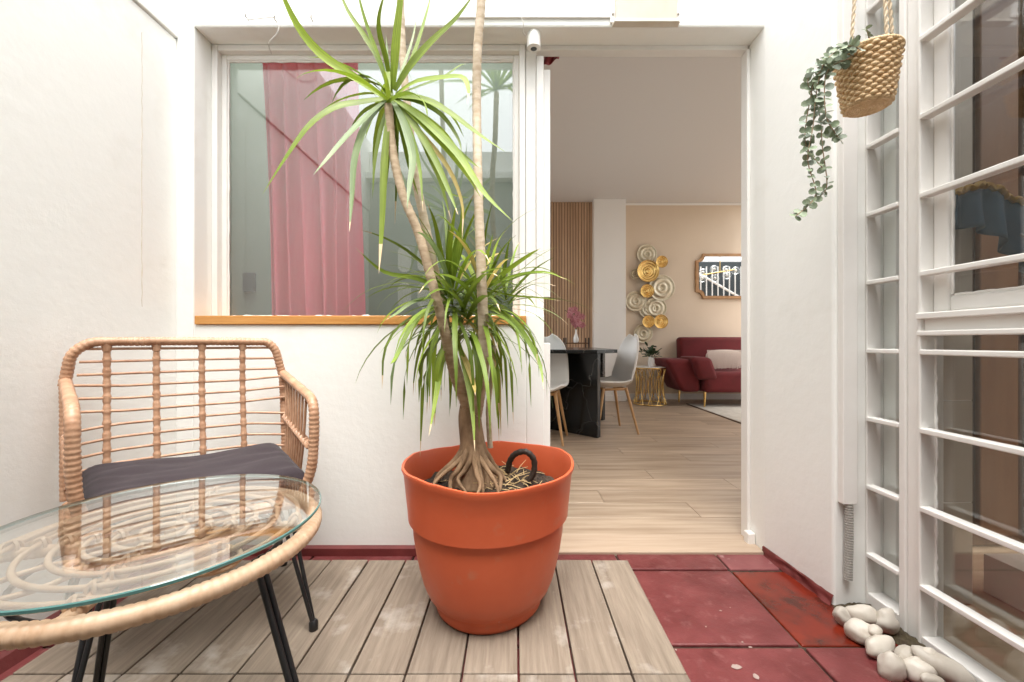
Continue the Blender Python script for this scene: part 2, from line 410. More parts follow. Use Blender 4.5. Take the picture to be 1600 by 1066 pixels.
# deck
deck = thing('wooden_deck', (0, .8, 0), 'weathered grey wooden plank deck laid over the red courtyard floor', 'deck')
BW = .1416; DX = .435
bm = {}
for r_, (y0, y1) in enumerate(((1.0445,1.587),(.499,1.0405),(-.047,.495))):
    for k in range(12):
        x1 = DX-k*BW; x0 = x1-BW
        if k == 11: x0 = max(x0, XL+.05)
        wdt = (x1-x0)-.0055; ln = y1-y0
        key = (round(wdt,4), round(ln,4))
        cx, cy = (x0+x1)/2, (y0+y1)/2
        if key not in bm:
            g = G().quadbox(-wdt/2, wdt/2, -ln/2, ln/2, -.0105, .0105)
            o = obj('plank', g, M['deck'], bevel=.0025); bm[key] = o.data
            o.parent = deck
        else:
            o = bpy.data.objects.new('plank', bm[key]); col.objects.link(o); o.parent = deck
            md = o.modifiers.new('bevel', 'BEVEL'); md.width = .0025; md.segments = 2
        o.location = Vector((cx, cy, .0095+random.uniform(-.001,.001)))-ORG[deck.name]
        o.rotation_euler = (random.uniform(-.0015,.0015), random.uniform(-.003,.003), random.uniform(-.002,.002))
for k in (-.03, .52, 1.07, 1.5):
    obj('bearer', G().quadbox(XL+.1, DX-.03, k, k+.04, -.003, -.0012), M['black_metal'], deck)

# ------------------------------------------------------------------ walls
ZT = 2.12            # soffit of the recess
YI = 1.822           # inner face of the house wall
wall = thing('back_wall', (-.6, Y1, 0), 'white rough plastered house wall with the window and doorway', 'wall')
def stucco_sheet(name, fn, nu, nv, parent, m=None):
    return obj(name, G().grid(fn, nu, nv), m or M['stucco'], parent, smooth=50)
box('masonry', XL-.1, -1.292, Y1, YI, 0, 2.6, M['stucco'], wall, bevel=.006)
box('masonry', -1.292, .047, Y1, YI, 0, .921, M['stucco'], wall, bevel=.004)
box('masonry', .047, .119, Y1+.001, YI, 0, .96, M['stucco'], wall, bevel=.004)
box('lintel', -1.292, XR+.3, Y1, YI, ZT, 2.6, M['stucco'], wall, bevel=.008)
left = thing('left_wall', (XL-.1, .8, 0), 'white rough plastered wall on the left behind the rattan armchair', 'wall')
box('masonry', XL-.22, XL, YB-.3, Y1, -.02, 2.068, M['stucco'], left, bevel=.004)
box('upper_band', XL-.22, XL+.009, YB-.3, Y1+.0, 2.072, 2.72, M['stucco'], left, bevel=.004)
obj('rust_streak', G().tube([(XL+.0005, 1.518+random.uniform(-.0012,.0012), 1.98-1.0*i/40) for i in range(41)], [.0006+.0012*abs(noise.noise(Vector((i*.5,2,2)))) for i in range(41)], 5), mat('rust_stain', (.62,.53,.42), .95), left)
right = thing('right_wall', (XR+.2, 1.5, 0), 'white plastered wall pier right of the doorway', 'wall')

obj('masonry', G().prism([(XQ,YC,-.02),(XR+.30,YC,-.02),(XR+.30,YI,-.02),(1.0065,YI,-.02),(1.0065,Y1,-.02)], (0,0,2.77)), M['stucco'], right, bevel=.008)
opp = thing('opposite_wall', (0, YB-.1, 0), 'white wall with ledge and grey door, seen only as a reflection in the window', 'wall')
box('masonry', XL-.2, 4, YB-.35, YB-.02, 2.38, 2.62, M['stucco'], opp)
box('ledge', XL-.0, 1.6, YB-.02, YB+.07, 2.34, 2.40, M['stucco'], opp)
box('lower_wall', XL-.2, 4, YB-.35, YB-.04, -.02, 2.34, M['grey_wall'], opp)
box('door_leaf', -1.25, -.42, YB-.04, YB-.015, 0, 2.1, M['door_grey'], opp)
for cx in (-1.02, -.84, -.66):
    for zz in (.95, 1.28, 1.62):
        g = G(); pth = []
        for i in range(28):
            a = 2*math.pi*i/28; pth.append((cx+.055*math.cos(a), YB-.012, zz+.055*math.sin(a)+(.06 if math.sin(a) > 0 else -.06)))
        obj('moulding', g.tube(pth, .008, 6, closed=True), M['paint'], opp, smooth=60)
        obj('glass_insert', G().prism([(p[0], YB-.014, p[2]) for p in pth], (0, .002, 0)), M['plaster'], opp)

# ------------------------------------------------------------------ window in the back wall
win = thing('fixed_window', (-.62, Y2, .95), 'large white framed window with pine sill reflecting the courtyard', 'window')
fx0, fx1 = -1.291, .046; fz0, fz1 = .94, 2.118
def frame(parent, x0, x1, z0, z1, wd, y0, y1, m, name='frame', bot=True):
    box(name, x0, x0+wd, y0, y1, z0, z1, m, parent, bevel=.004)
    box(name, x1-wd, x1, y0, y1, z0, z1, m, parent, bevel=.004)
    box(name, x0+wd, x1-wd, y0+.001, y1-.001, z1-wd, z1, m, parent, bevel=.004)
    if bot: box(name, x0+wd, x1-wd, y0+.001, y1-.001, z0, z0+wd, m, parent, bevel=.004)
frame(win, fx0, fx1, fz0, fz1, .026, Y2-.012, Y2+.04, M['paint'], bot=False)
frame(win, fx0+.0262, fx1-.0262, fz0+.0, fz1-.0262, .022, Y2+.014, Y2+.040, M['paint'], 'inner_frame', bot=False)
gl0, gl1 = fx0+.046, fx1-.046
box('pane', gl0, gl1, Y2+.028, Y2+.033, .955, fz1-.046, M['pane'], win, bevel=0)
g = G()
for sx in (gl0+.004, gl1-.004):
    pts = [(sx+random.uniform(-.0015,.0015), Y2+.025, .96+(fz1-.05-.96)*i/60) for i in range(61)]
    g.tube(pts, [.004+.0022*abs(noise.noise(Vector((sx, i*.35, 0)))) for i in range(61)], 6)
g.tube([(gl0+(gl1-gl0)*i/60, Y2+.025, fz1-.05+random.uniform(-.002,.002)) for i in range(61)], .005, 6)
g.tube([(gl0+(gl1-gl0)*i/80, Y2+.025, .962+random.uniform(-.003,.003)) for i in range(81)], [.003+.005*abs(noise.noise(Vector((7, i*.3, 0)))) for i in range(81)], 6)
obj('putty', g, M['paint'], win, smooth=80)
box('sill', -1.283, .046, Y1-.008, Y2+.027, .9215, .957, M['pine'], win, bevel=.003)
# room behind the window
rm = thing('side_room', (-.6, 2.3, 0), 'dim grey green painted room behind the big window', 'room')
box('room_wall', -2.0, .085, 2.62, 2.70, 0, 2.9, M['green_wall'], rm)
box('room_wall', -2.08, -2.0, Y1, 2.7, 0, 2.9, M['green_wall'], rm)
box('room_wall', -2.0, -1.465, Y1+.05, YI, 0, 2.9, M['green_wall'], rm)
box('room_wall', .02, .085, YI, 2.62, 0, 2.9, M['grey_wall'], rm)
box('room_ceiling', -1.36, .02, YI, 1.96, 2.5, 2.56, M['int_white'], rm)  # only a strip: rest left open, an added skylight for room and curtain
box('room_floor', -2.0, .02, YI, 2.62, -.01, .005, M['laminate'], rm)
c = P(388, 441, 2.60)
tag(box('wall_socket', c.x-.037, c.x+.037, 2.600, 2.622, c.z-.06, c.z+.06, M['socket'], loc=(c.x,2.62,c.z), bevel=.004), 'small dark socket plate on the green wall behind the window', 'socket')
def cur(u, v):
    xt = -1.245+.46*u; xb = -1.175+.435*u
    fold = .046*math.sin(u*2*math.pi*6.2+.7*math.sin(u*7))*(0.75+.25*v)
    return Vector((xt+(xb-xt)*v**1.0+.006*math.sin(u*50+v*3), 2.045+fold+.01*math.sin(v*5+u*9), 2.32-1.85*v))
cu = obj('curtain', G().grid(cur, 150, 24), M['curtain'], smooth=180, loc=(-1.0,2.045,.5), solid=.0015)
tag(cu, 'pink sheer curtain hanging in folds behind the big window', 'curtain')
rod = obj('curtain_rod', G().tube([(-1.35,2.045,2.33),(.019,2.045,2.33)], .011, 10), M['paint'], smooth=60, loc=(-.6,2.045,2.33)); tag(rod, 'thin white rod carrying the pink curtain', 'curtain rod')

# ------------------------------------------------------------------ doorway
door = thing('door_frame', (.55, Y2, 0), 'white painted frame of the open doorway', 'door frame')
zh = 2.100
box('head', .05, XR, Y2-.004, YI+.002, zh, ZT, M['paint'], door, bevel=.004)
box('mullion', .0475, .092, Y2-.006, YI, .935, zh, M['paint'], door, bevel=.004)
box('jamb', .0925, .124, Y2-.018, YI, .002, 2.066, M['paint'], door, bevel=.004)
zn0, zn1 = CZ-(536-VY)*1.79/F, CZ-(465-VY)*1.79/F
box('stop', .1242, .153, Y2+.002, YI-.004, zn1, 2.02, M['paint'], door, bevel=.003)
box('stop', .1242, .153, Y2+.002, YI-.004, .002, zn0, M['paint'], door, bevel=.003)
box('strike_plate', .1242, .1262, Y2+.012, YI-.004, zn0+.01, zn1-.01, M['grey_steel'], door, bevel=0)
box('jamb', .991, 1.006, Y2-.010, YI, .002, zh, M['paint'], door, bevel=.003)
box('step_block', .972, 1.004, Y2-.05, Y2-.013, 0.002, .055, M['paint'], door, bevel=.006)
th = box('threshold', .122, 1.005, Y1-.006, YI, -.01, .010, M['threshold'], loc=(.55, Y1, 0), bevel=.004)
tag(th, 'pale wooden threshold board across the doorway', 'threshold')
def tie(u, v):
    a = P(849, 86, 1.86); b_ = P(874, 86, 1.86); c_ = P(846, 112, 1.86)
    return a+(b_-a)*u+(c_-a)*v*(1-u*.75)+Vector((-.04*(1-u), .012*math.sin(u*14+v*5), .03*(1-v)))
sw = obj('door_curtain', G().grid(tie, 20, 10), M['red_fabric'], smooth=180, loc=(.2,1.93,2.1), solid=.003)
tag(sw, 'dark red gathered curtain tied back in the top corner of the doorway', 'curtain')

# ------------------------------------------------------------------ living room
ZC = 2.91; YF = 6.17; XE = 6.4
fl = box('floor', .085, XE, YI, YF+.1, -.06, -.006, M['slat_back'], bevel=0); tag(fl, kind='structure')
fl['label'] = 'oak laminate floor of the living room'
pm = {}
y = YI+.001; row = 0
while y < YF:
    x = .086-(row*.43 % 1.25)
    while x < 4.3:
        x0 = max(x, .086); x1 = x+1.25
        ln = round(x1-x0-.0022, 3)
        if x1 > .15:
            if ln not in pm:
                o = obj('floor_plank', G().quadbox(-ln/2, ln/2, -.095+.001, .095-.001, -.008, 0), M['laminate'], bevel=.0012, seg=1); pm[ln] = o.data
            else:
                o = bpy.data.objects.new('floor_plank', pm[ln]); col.objects.link(o)
            o.parent = fl; o.location = ((x0+x1)/2, y+.095, .003)
        x = x1
    y += .19; row += 1
cl = box('ceiling', .085, 3.5, YI, YF+.1, ZC, ZC+.15, M['ceil'], bevel=0); tag(cl, kind='structure')  # stops short out of view: added open skylight brightens the living room
lw_ = thing('living_room_wall', (3, YF, 0), 'beige painted far wall of the living room', 'wall')
box('beige_panel', 1.60, XE, YF, YF+.1, -.02, ZC, M['beige'], lw_, bevel=0)
box('cornice', 1.60, XE, YF-.012, YF-.0005, ZC-.03, ZC-.0005, M['int_white'], lw_)
box('skirting', 1.60, XE, YF-.016, YF-.0005, .004, .09, M['int_white'], lw_)
pl = thing('pier', (1.35, 6, 0), 'white square wall pier between slat panel and beige wall', 'pier')
box('shaft', 1.14, 1.60, 5.98, YF+.1, -.01, ZC, M['int_white'], pl, bevel=.004)
box('skirting', 1.138, 1.602, 5.965, 5.978, .004, .09, M['int_white'], pl)
sp = thing('slat_panel', (.6, 6.12, 0), 'vertical oak slat panel on the left of the living room', 'wall panel')
box('backing', .086, 1.139, 6.125, 6.2, 0, ZC, M['slat_back'], sp, bevel=0)
g0 = None; xx = .10; sd = None
while xx < 1.13:
    if sd is None:
        o = obj('slat', G().quadbox(-.015, .015, -.011, .011, 0, ZC-.003), M['slat'], bevel=.002, seg=1); sd = o.data
    else: o = bpy.data.objects.new('slat', sd); col.objects.link(o)
    o.parent = sp; o.location = Vector((xx, 6.113, .001))-ORG[sp.name]; xx += .041
cl2_ = box('ceiling', 3.501, XE, 6.0, YF+.1, ZC, ZC+.15, M['int_white'], bevel=0); tag(cl2_, kind='structure')
rw = thing('room_shell', (XE, 4, 0), 'white enclosing walls of the living room with unseen side openings added to let in light', 'wall')  # gaps in the unseen side wall are added to admit sky light
box('side_wall', XE, XE+.1, YI, YF+.1, 0, .35, M['int_white'], rw, bevel=0)
box('side_wall', XE, XE+.1, YI, YF+.1, 2.7, ZC, M['int_white'], rw, bevel=0)
for a, b_ in ((YI,2.3),(4.0,4.2),(5.9,YF+.1)): box('side_wall', XE, XE+.1, a, b_, .35, 2.7, M['int_white'], rw, bevel=0)
for y0_, y1_, z0_, z1_ in ((2.701,3.0,0,ZC),(5.7,YF+.1,0,ZC),(3.0,5.7,0,.75),(3.0,5.7,1.75,ZC)): box('partition', .02, .085, y0_, y1_, z0_, z1_, M['int_white'], rw, bevel=0)  # hole between the pieces is an added unseen opening, lighting the dining chair
box('front_wall', XR+.3, XE, Y1+.12, YI, 0, ZC, M['int_white'], rw, bevel=0)

# wall art
art = thing('wall_art', (1.98, YF, 1.3), 'cluster of gold and champagne metal discs on the beige wall', 'wall art')
def disc(zx, zy, zr, kind, lift):
    px, py = 820+zx/2.4237, 280+zy/2.4237; r_ = zr/2.4237*YF/F; yy = YF-lift
    c_ = P(px, py, yy)
    g = G(); prof = []
    n_ = 26
    for i in range(n_+1):
        t = i/n_; rr = r_*(1-t)
        if kind == 'gold': h = .045*(1-t)**2+(.03*math.exp(-((t-.95)/.28)**2) if t > .3 else 0)+.004*math.cos(t*30)
        else: h = .010*math.cos(t*math.pi*5.5)+.02*(1-abs(t*2-1))
        prof.append((rr, h))
    b0 = len(g.v); ns = 36
    for rr, h in prof:
        for k in range(ns):
            a = 2*math.pi*k/ns; g.v.append((c_.x+rr*math.cos(a), yy-h, c_.z+rr*math.sin(a)))
    for i in range(n_):
        for k in range(ns):
            l_ = (k+1) % ns; g.f.append((b0+i*ns+k, b0+i*ns+l_, b0+(i+1)*ns+l_, b0+(i+1)*ns+k)); g.m.append(0)
    o = obj('disc', g, M['gold'] if kind == 'gold' else M['cream_disc'], art, smooth=180, solid=.004)
    return o
for i, (a, b_, c_, k) in enumerate(((462,285,38,'c'),(418,362,20,'c'),(518,412,50,'c'),(420,462,39,'c'),(468,492,37,'c'),(495,490,42,'c'),(448,585,36,'c'),
                       (515,315,22,'gold'),(464,350,41,'gold'),(460,425,25,'gold'),(465,540,23,'gold'),(512,540,26,'gold'))):
    disc(a, b_, c_, k, .02+.035*(k == 'gold')+.008*(i % 4))
# mirror
mr = thing('wall_mirror', (3.05, YF, 1.8), 'scalloped wooden framed mirror above the red sofa', 'mirror')
a_ = P(1086, 397, YF); b_ = P(1086, 467, YF)
mx0, mx1, mz1, mz0 = a_.x, a_.x+1.02, a_.z, b_.z
def scal(x0, x1, z0, z1, k, n=7):
    out = []
    for (cx, cz, a0) in ((x0,z0,90),(x1,z0,180),(x1,z1,270),(x0,z1,360)):
        for i in range(n+1):
            a = R(a0-90*i/n); q = Vector((cx+k*1.0*math.cos(a), 0, cz+k*1.0*math.sin(a)))
            # concave then rounded
            ctr = Vector((cx, 0, cz)); d = (q-ctr)
            out.append((q.x, q.z))
    return out
def order(pts):
    c_ = ((mx0+mx1)/2, (mz0+mz1)/2)
    return sorted(pts, key=lambda p: math.atan2(p[1]-c_[1], p[0]-c_[0]))
outer = order(scal(mx0, mx1, mz0, mz1, .10)); inner = order(scal(mx0+.04, mx1-.04, mz0+.04, mz1-.04, .09))
g = G(); n_ = len(outer)
for yy in (YF-.002, YF-.035):
    for p in outer: g.v.append((p[0], yy, p[1]))
    for p in inner: g.v.append((p[0], yy, p[1]))
for i in range(n_):
    j = (i+1) % n_
    g.f += [(2*n_+i, 2*n_+j, 3*n_+j, 3*n_+i), (i, j, 2*n_+j, 2*n_+i), (n_+i, n_+j, 3*n_+j, 3*n_+i)]; g.m += [0,0,0]
obj('frame', g, M['mirror_wood'], mr, bevel=.004)
obj('mirror_glass', G().prism([(p[0], YF-.012, p[1]) for p in inner], (0, .006, 0)), M['mirror'], mr)
# pendant that the mirror shows
YM = 2*(YF-.012)
pen = thing('pendant_lamp', (4.3, YM-9, 2.9), 'brass pendant lamp with clear glass globes, seen in the mirror', 'lamp')
gl_ = []
for zx, zy in ((675,353),(717,341),(672,376),(720,375),(763,343),(765,364),(798,347)):
    q = P(820+zx/2.4237, 280+zy/2.4237, 9.0); c_ = Vector((q.x, YM-9, q.z)); gl_.append(c_)
    b_ = obj('globe', G().ball(c_, .085, 16, 10), M['clear'], pen, smooth=180)
    obj('bulb', G().ball(c_, .03, 10, 8), M['ceramic'], b_, smooth=180)
g = G().tube([P(1096, 430, 9)*1.0+Vector((0, YM-18, 0)), P(1150, 421, 9)+Vector((0, YM-18, 0))], .012, 8)
q = P(1125, 425, 9); g.tube([(q.x, YM-9, q.z), (q.x, YM-9, ZC)], .008, 8)
obj('brass_bar', g, M['gold'], pen, smooth=60)
rl = thing('stair_railing', (5.3, 2.15, 0), 'white stair railing with thin balusters, seen in the mirror', 'railing')
sd = None
for k in range(13):
    x_ = 4.55+k*.14
    obj('baluster', G().tube([(x_, 2.15, .5), (x_, 2.15, 2.7)], .016, 6), M['int_white'], rl, smooth=60)
obj('handrail', G().tube([(4.4, 2.12, 2.6), (6.3, 2.12, 1.5)], .03, 8), M['int_white'], rl, smooth=60)
box('dark_backing', 4.5, 6.35, 1.93, 1.97, 1.75, 2.85, M['socket'], rl, bevel=0)

# sofa
so = thing('red_sofa', (2.9, 5.6, 0), 'burgundy velvet sofa with thin brass legs under the mirror', 'sofa')
def soft(name, x0, x1, y0, y1, z0, z1, m, parent, bev=.05, fn=None):
    g = G().quadbox(x0, x1, y0, y1, z0, z1)
    if fn: g.v = [fn(Vector(v)) for v in g.v]
    return obj(name, g, m, parent, smooth=180, bevel=bev, seg=4)
soft('seat', 2.44, 3.9, 5.32, 5.92, .20, .47, M['velvet'], so, .05)
soft('backrest', 2.36, 3.9, 5.86, 6.06, .30, .925, M['velvet'], so, .05, lambda v: (v.x, v.y+(.06 if v.z > .8 else 0), v.z))
soft('arm', 2.06, 2.42, 5.40, 5.98, .20, .63, M['velvet'], so, .05, lambda v: (v.x+(-.10 if v.z > .5 and v.x < 2.2 else (.12 if v.x < 2.2 else 0)), v.y, v.z-(.0 if v.x < 2.2 else 0)))
soft('arm_pad', 2.36, 2.62, 5.30, 5.80, .36, .66, M['velvet'], so, .06, lambda v: (v.x-(.10 if v.z > .5 else 0), v.y, v.z))
for a in ((2.47,5.40),(2.33,5.88),(3.8,5.40)):
    obj('leg', G().tube([(a[0],a[1],.21),(a[0]-.01,a[1]-.01,.005)], [.018,.010], 8), M['gold'], so, smooth=60)
pw_ = thing('throw_pillow', (2.85, 5.62, .48), 'cream fringed throw pillow leaning on the red sofa', 'pillow')
def pil(d):
    return .92/(max(1e-6,(abs(d.x)**4+abs(d.z)**4+abs(d.y)**2.2))**.22)
obj('cover', G().ball((2.85,5.66,.625), (.27,.075,.135), 24, 14, pil), M['fringe'], pw_, smooth=180)
g = G()
for i in range(34):
    x_ = 2.59+i*.0158; g.tube([(x_,5.585,.745),(x_+.002,5.555,.64),(x_+random.uniform(-.004,.004),5.555,.50+random.uniform(-.01,.01))], .006, 5)
obj('fringe', g, M['fringe'], pw_, smooth=60)
rg = thing('rug', (3.2, 4.9, 0), 'grey rug with a dark edge under the red sofa', 'rug')
c0 = Vector((552.5/97*0+2.28, 5.68, 0))
box('pile', 2.37, 4.6, 4.2, 5.68, .0045, .013, M['rug'], rg)
box('border', 2.345, 4.62, 4.18, 5.70, .0042, .010, M['rug_edge'], rg)

# gold side table and its vase
st = thing('gold_side_table', (1.86, 5.72, 0), 'round gold wire drum table beside the red sofa', 'side table')
cx, cy = 1.86, 5.72
for k in range(22):
    a = 2*math.pi*k/22; pts = []
    for i in range(9):
        t = i/8; aa = a+(.28*math.sin(t*math.pi) if k % 2 else -.28*math.sin(t*math.pi)); rr = .215-.045*math.sin(t*math.pi*.9)+.01*t
        pts.append((cx+rr*math.cos(aa), cy+rr*math.sin(aa), .01+.49*t))
    obj('wire', G().tube(pts, .006, 5), M['gold'], st, smooth=60)
for z_, rr in ((.012,.215),(.50,.222)):
    obj('hoop', G().tube([(cx+rr*math.cos(2*math.pi*i/40), cy+rr*math.sin(2*math.pi*i/40), z_) for i in range(40)], .009, 6, closed=True), M['gold'], st, smooth=60)
obj('top', G().lathe([(.218,0),(.222,.006),(.218,.014)], (cx,cy,.505), 40, capt=True), M['ceramic'], st, smooth=40)
vz = thing('small_vase', (cx+.02, cy, .519), 'small white vase with dark green leaves on the gold table', 'vase')
obj('body', G().lathe([(.035,0),(.043,.03),(.045,.08),(.036,.125),(.034,.13),(.028,.125)], (cx+.02,cy,.519), 20), M['ceramic'], vz, smooth=50)
def oval_leaf(c_, d, up, ln, wd, parent, m, name='leaf'):
    d = Vector(d).normalized(); s_ = d.cross(Vector(up)).normalized(); n_ = s_.cross(d)
    g = G(); ring = []
    for i in range(8):
        a = 2*math.pi*i/8; q = Vector(c_)+d*(ln*.5*(1-math.cos(a)))+s_*(wd*.5*math.sin(a))+n_*(.12*wd*abs(math.sin(a)))
        ring.append(tuple(q))
    ctr = Vector(c_)+d*ln*.5
    g.v = ring+[tuple(ctr)]
    for i in range(8): g.f.append((i, (i+1) % 8, 8)); g.m.append(0)
    return obj(name, g, m, parent, smooth=180)
for k in range(46):
    a = random.uniform(0, 6.28); el = random.uniform(.05, 1.3)
    d = Vector((math.cos(a)*math.cos(el), math.sin(a)*math.cos(el), math.sin(el)))
    oval_leaf(Vector((cx+.02,cy,.64))+d*random.uniform(.03,.17), d+Vector((random.uniform(-.6,.6),)*3), (.2,.3,1), .075, .045, vz, M['dark_leaf'])
g = G()
for k in range(7):
    a = k*.9; g.tube([(cx+.02,cy,.6),(cx+.02+.08*math.cos(a),cy+.08*math.sin(a),.72),(cx+.02+.15*math.cos(a),cy+.15*math.sin(a),.77)], .003, 5)
obj('stems', g, M['dark_leaf'], vz)

# dining table, two chairs
dt = thing('dining_table', (.5, 3.9, 0), 'black veined marble dining table seen through the doorway', 'dining table')
p0 = Vector((.345, 4.04, 0)); p1 = Vector((.730, 3.665, 0)); dd = (p1-p0).normalized(); nn = Vector((-dd.y, dd.x, 0))*-1
if nn.y < 0: nn = -nn
def panel(name, a, b_, th_, z0, z1, parent, m):
    return obj(name, G().prism([a+Vector((0,0,z0)), b_+Vector((0,0,z0)), b_+nn*th_+Vector((0,0,z0)), a+nn*th_+Vector((0,0,z0))], (0,0,z1-z0)), m, parent, bevel=.003)
panel('base_panel', p0-dd*.15, p1, .05, .006, .752, dt, M['marble'])
panel('base_panel', p0-dd*.2+nn*.75, p1-dd*.42+nn*.75, .05, .006, .752, dt, M['marble'])
obj('table_top', G().prism([(.10,3.62,.753),(.71,3.58,.753),(.94,3.80,.753),(1.0,5.2,.753),(.10,5.2,.753)], (0,0,.032)), M['marble'], dt, bevel=.003)
def shell_chair(loc, rz, label):
    t = thing('dining_chair', loc, label, 'chair', 'pale shell dining chairs')
    ca, sa = math.cos(rz), math.sin(rz)
    def W(x, y, z): return Vector((loc[0]+x*ca-y*sa, loc[1]+x*sa+y*ca, loc[2]+z))
    prof = cat_rom([(0,-.23,.445),(0,-.10,.435),(0,.06,.432),(0,.155,.455),(0,.205,.54),(0,.235,.66),(0,.265,.80),(0,.285,.90)], 24)
    def sh(u, v):
        p = prof[int(round(v*24))]; s_ = u*2-1
        wd = .225 if v < .45 else .225-.05*((v-.45)/.55)**2
        if v > .72: wd *= math.sqrt(max(.12, 1-((v-.72)/.30)**2*1.0))
        if v < .06: wd *= .88
        lift = .060*abs(s_)**2.2 if v < .45 else .03*abs(s_)**2
        fwd = -.09*abs(s_)**2*max(0, min(1, (v-.25)/.3))*(1-.4*v)
        return W(s_*wd, p.y+fwd, p.z+lift)
    obj('seat_shell', G().grid(sh, 12, 24), M['shell'], t, smooth=180, solid=.018, bevel=.006)
    for sx in (-1, 1):
        for sy in (-1, 1):
            obj('leg', G().tube([W(sx*.13, sy*.11, .425), W(sx*.205, sy*.20, .006)], [.016,.010], 8), M['beech'], t, smooth=60)
    g = G().tube([W(-.13,-.11,.415), W(.13,-.11,.415), W(.13,.11,.415), W(-.13,.11,.415)], .012, 6, closed=True)
    obj('under_frame', g, M['beech'], t, smooth=60)
    return t
shell_chair((.905, 3.98, 0), R(-80), 'pale grey shell chair with wooden legs right of the black table')
shell_chair((.235, 3.62, 0), R(-12), 'pale grey shell chair with wooden legs cut off by the door frame')
# stand with orchid
sa_ = thing('plant_stand', (.88, 5.6, 0), 'small dark tray stand holding the pink orchid', 'stand')
q = P(900, 535, 5.6)
for s_ in (-1, 1):
    for u in (-1, 1): obj('leg', G().tube([(q.x+s_*.15, 5.6+u*.12, .006), (q.x+s_*.15, 5.6+u*.12, q.z+.06)], .008, 6), M['black_metal'], sa_)
box('tray', q.x-.15, q.x+.15, 5.48, 5.72, q.z-.02, q.z-.005, M['brown'], sa_)
orc = thing('orchid_vase', (q.x, 5.6, q.z), 'white bottle vase holding a pink orchid spray', 'vase')
q2 = q+Vector((0,0,-.004))
obj('body', G().lathe([(.030,0),(.036,.02),(.036,.06),(.014,.12),(.012,.17),(.016,.175)], q2, 20), M['ceramic'], orc, smooth=60)
pth = cat_rom([q2+Vector((0,0,.15)), q2+Vector((.03,0,.28)), q2+Vector((-.02,-.02,.38)), q2+Vector((-.16,-.04,.43))], 20)
obj('stem', G().tube(pth, .004, 5), M['dark_leaf'], orc)
for k in range(16):
    c_ = pth[6+int(k*.88)]+Vector((random.uniform(-.06,.08), random.uniform(-.05,.05), random.uniform(-.07,.04)))
    for j in range(5):
        a = j*1.2566+k; oval_leaf(c_, (math.cos(a), -.35, math.sin(a)), (0,-1,.2), .05, .042, orc, M['orchid'], 'petal')

# ------------------------------------------------------------------ barred windows on the right
barz = [.167+.2185*k for k in range(-0, 10)]
kitchen = thing('kitchen_room', (2, 1, 0), 'dim brown room seen through the barred windows', 'room')
box('floor_slab', XW+.07, 3.6, -1.0, 1.74, -.02, -.004, M['kitchen_floor'], kitchen, bevel=0)
box('room_ceiling', XW+.10, 2.3, -1.0, 1.74, 2.6, 2.66, M['int_white'], kitchen, bevel=0)  # covers the near part only; open remainder added to light the kitchen
box('end_wall', XW+.19, 3.6, 1.74, 1.79, 0, 2.6, M['brown'], kitchen, bevel=0)
box('end_wall', 3.6, 3.66, -1.0, 1.79, 0, 2.6, M['brown2'], kitchen, bevel=0)
box('end_wall', XW+.1, 3.6, -1.06, -1.0, 0, 2.6, M['brown2'], kitchen, bevel=0)
# pale tiled pier just inside
for k in range(8):
    box('wall_tile', 1.302, 1.49, 1.352, 1.420, -.002+k*.332, .328+k*.332, M['tile_wall'], kitchen, bevel=.003)
box('tile_grout', 1.3015, 1.488, 1.3545, 1.738, 0, 2.6, M['int_white'], kitchen, bevel=0)
for k, x_ in enumerate((1.72, 1.92, 2.12, 2.36, 2.62)):
    box('wood_board', x_, x_+.16, 1.715, 1.739, .05, 2.5, M['brown2'] if k % 2 else M['brown'], kitchen, bevel=.006)
box('plinth', 1.60, 1.74, 1.28, 1.42, 0, .13, M['tile_wall'], kitchen)
cl_ = thing('hung_cloth', (1.62, 1.25, 1.25), 'blue cloth with yellow scalloped trim hanging inside the window', 'cloth')
def cl2(u, v):
    return Vector((1.34+.36*u, 1.26+.02*math.sin(u*22)*(.3+v)+.10*u, 1.335-.10*abs(u-.35)-(.10+.10*u)*v))
obj('fabric', G().grid(cl2, 40, 10), M['blue'], cl_, smooth=180, solid=.004)
obj('trim', G().tube([Vector(cl2(i/60, 0))+Vector((0,-.004,.012*abs(math.sin(i*.6)))) for i in range(61)], .009, 6), M['yellow'], cl_, smooth=60)
rk = thing('dish_rack', (1.6, 1.15, .95), 'dark wire rack standing inside the right window', 'rack')
for k in range(9):
    obj('wire', G().tube([(1.42+k*.045, 1.16, .93), (1.44+k*.045, 1.14, 1.12), (1.46+k*.045, 1.20, 1.16)], .004, 5), M['black_metal'], rk)
box('tray', 1.40, 1.85, 1.08, 1.26, .915, .93, M['black_metal'], rk)
box('counter', 1.36, 1.95, 1.0, 1.30, .895, .914, M['brown2'], kitchen)
bt = thing('green_bottle', (1.66, 1.22, 0), 'dark green bottle with lime cap on the floor inside the window', 'bottle')
obj('body', G().lathe([(.05,0),(.054,.02),(.054,.12),(.02,.17),(.02,.19)], (1.66,1.22,-.003), 20, capt=True), M['bottle'], bt, smooth=50)
obj('cap', G().lathe([(.03,0),(.032,.03),(.028,.034)], (1.66,1.22,.188), 16, capt=True), mat('lime_cap', (.25,.32,.03), .4), bt, smooth=40)

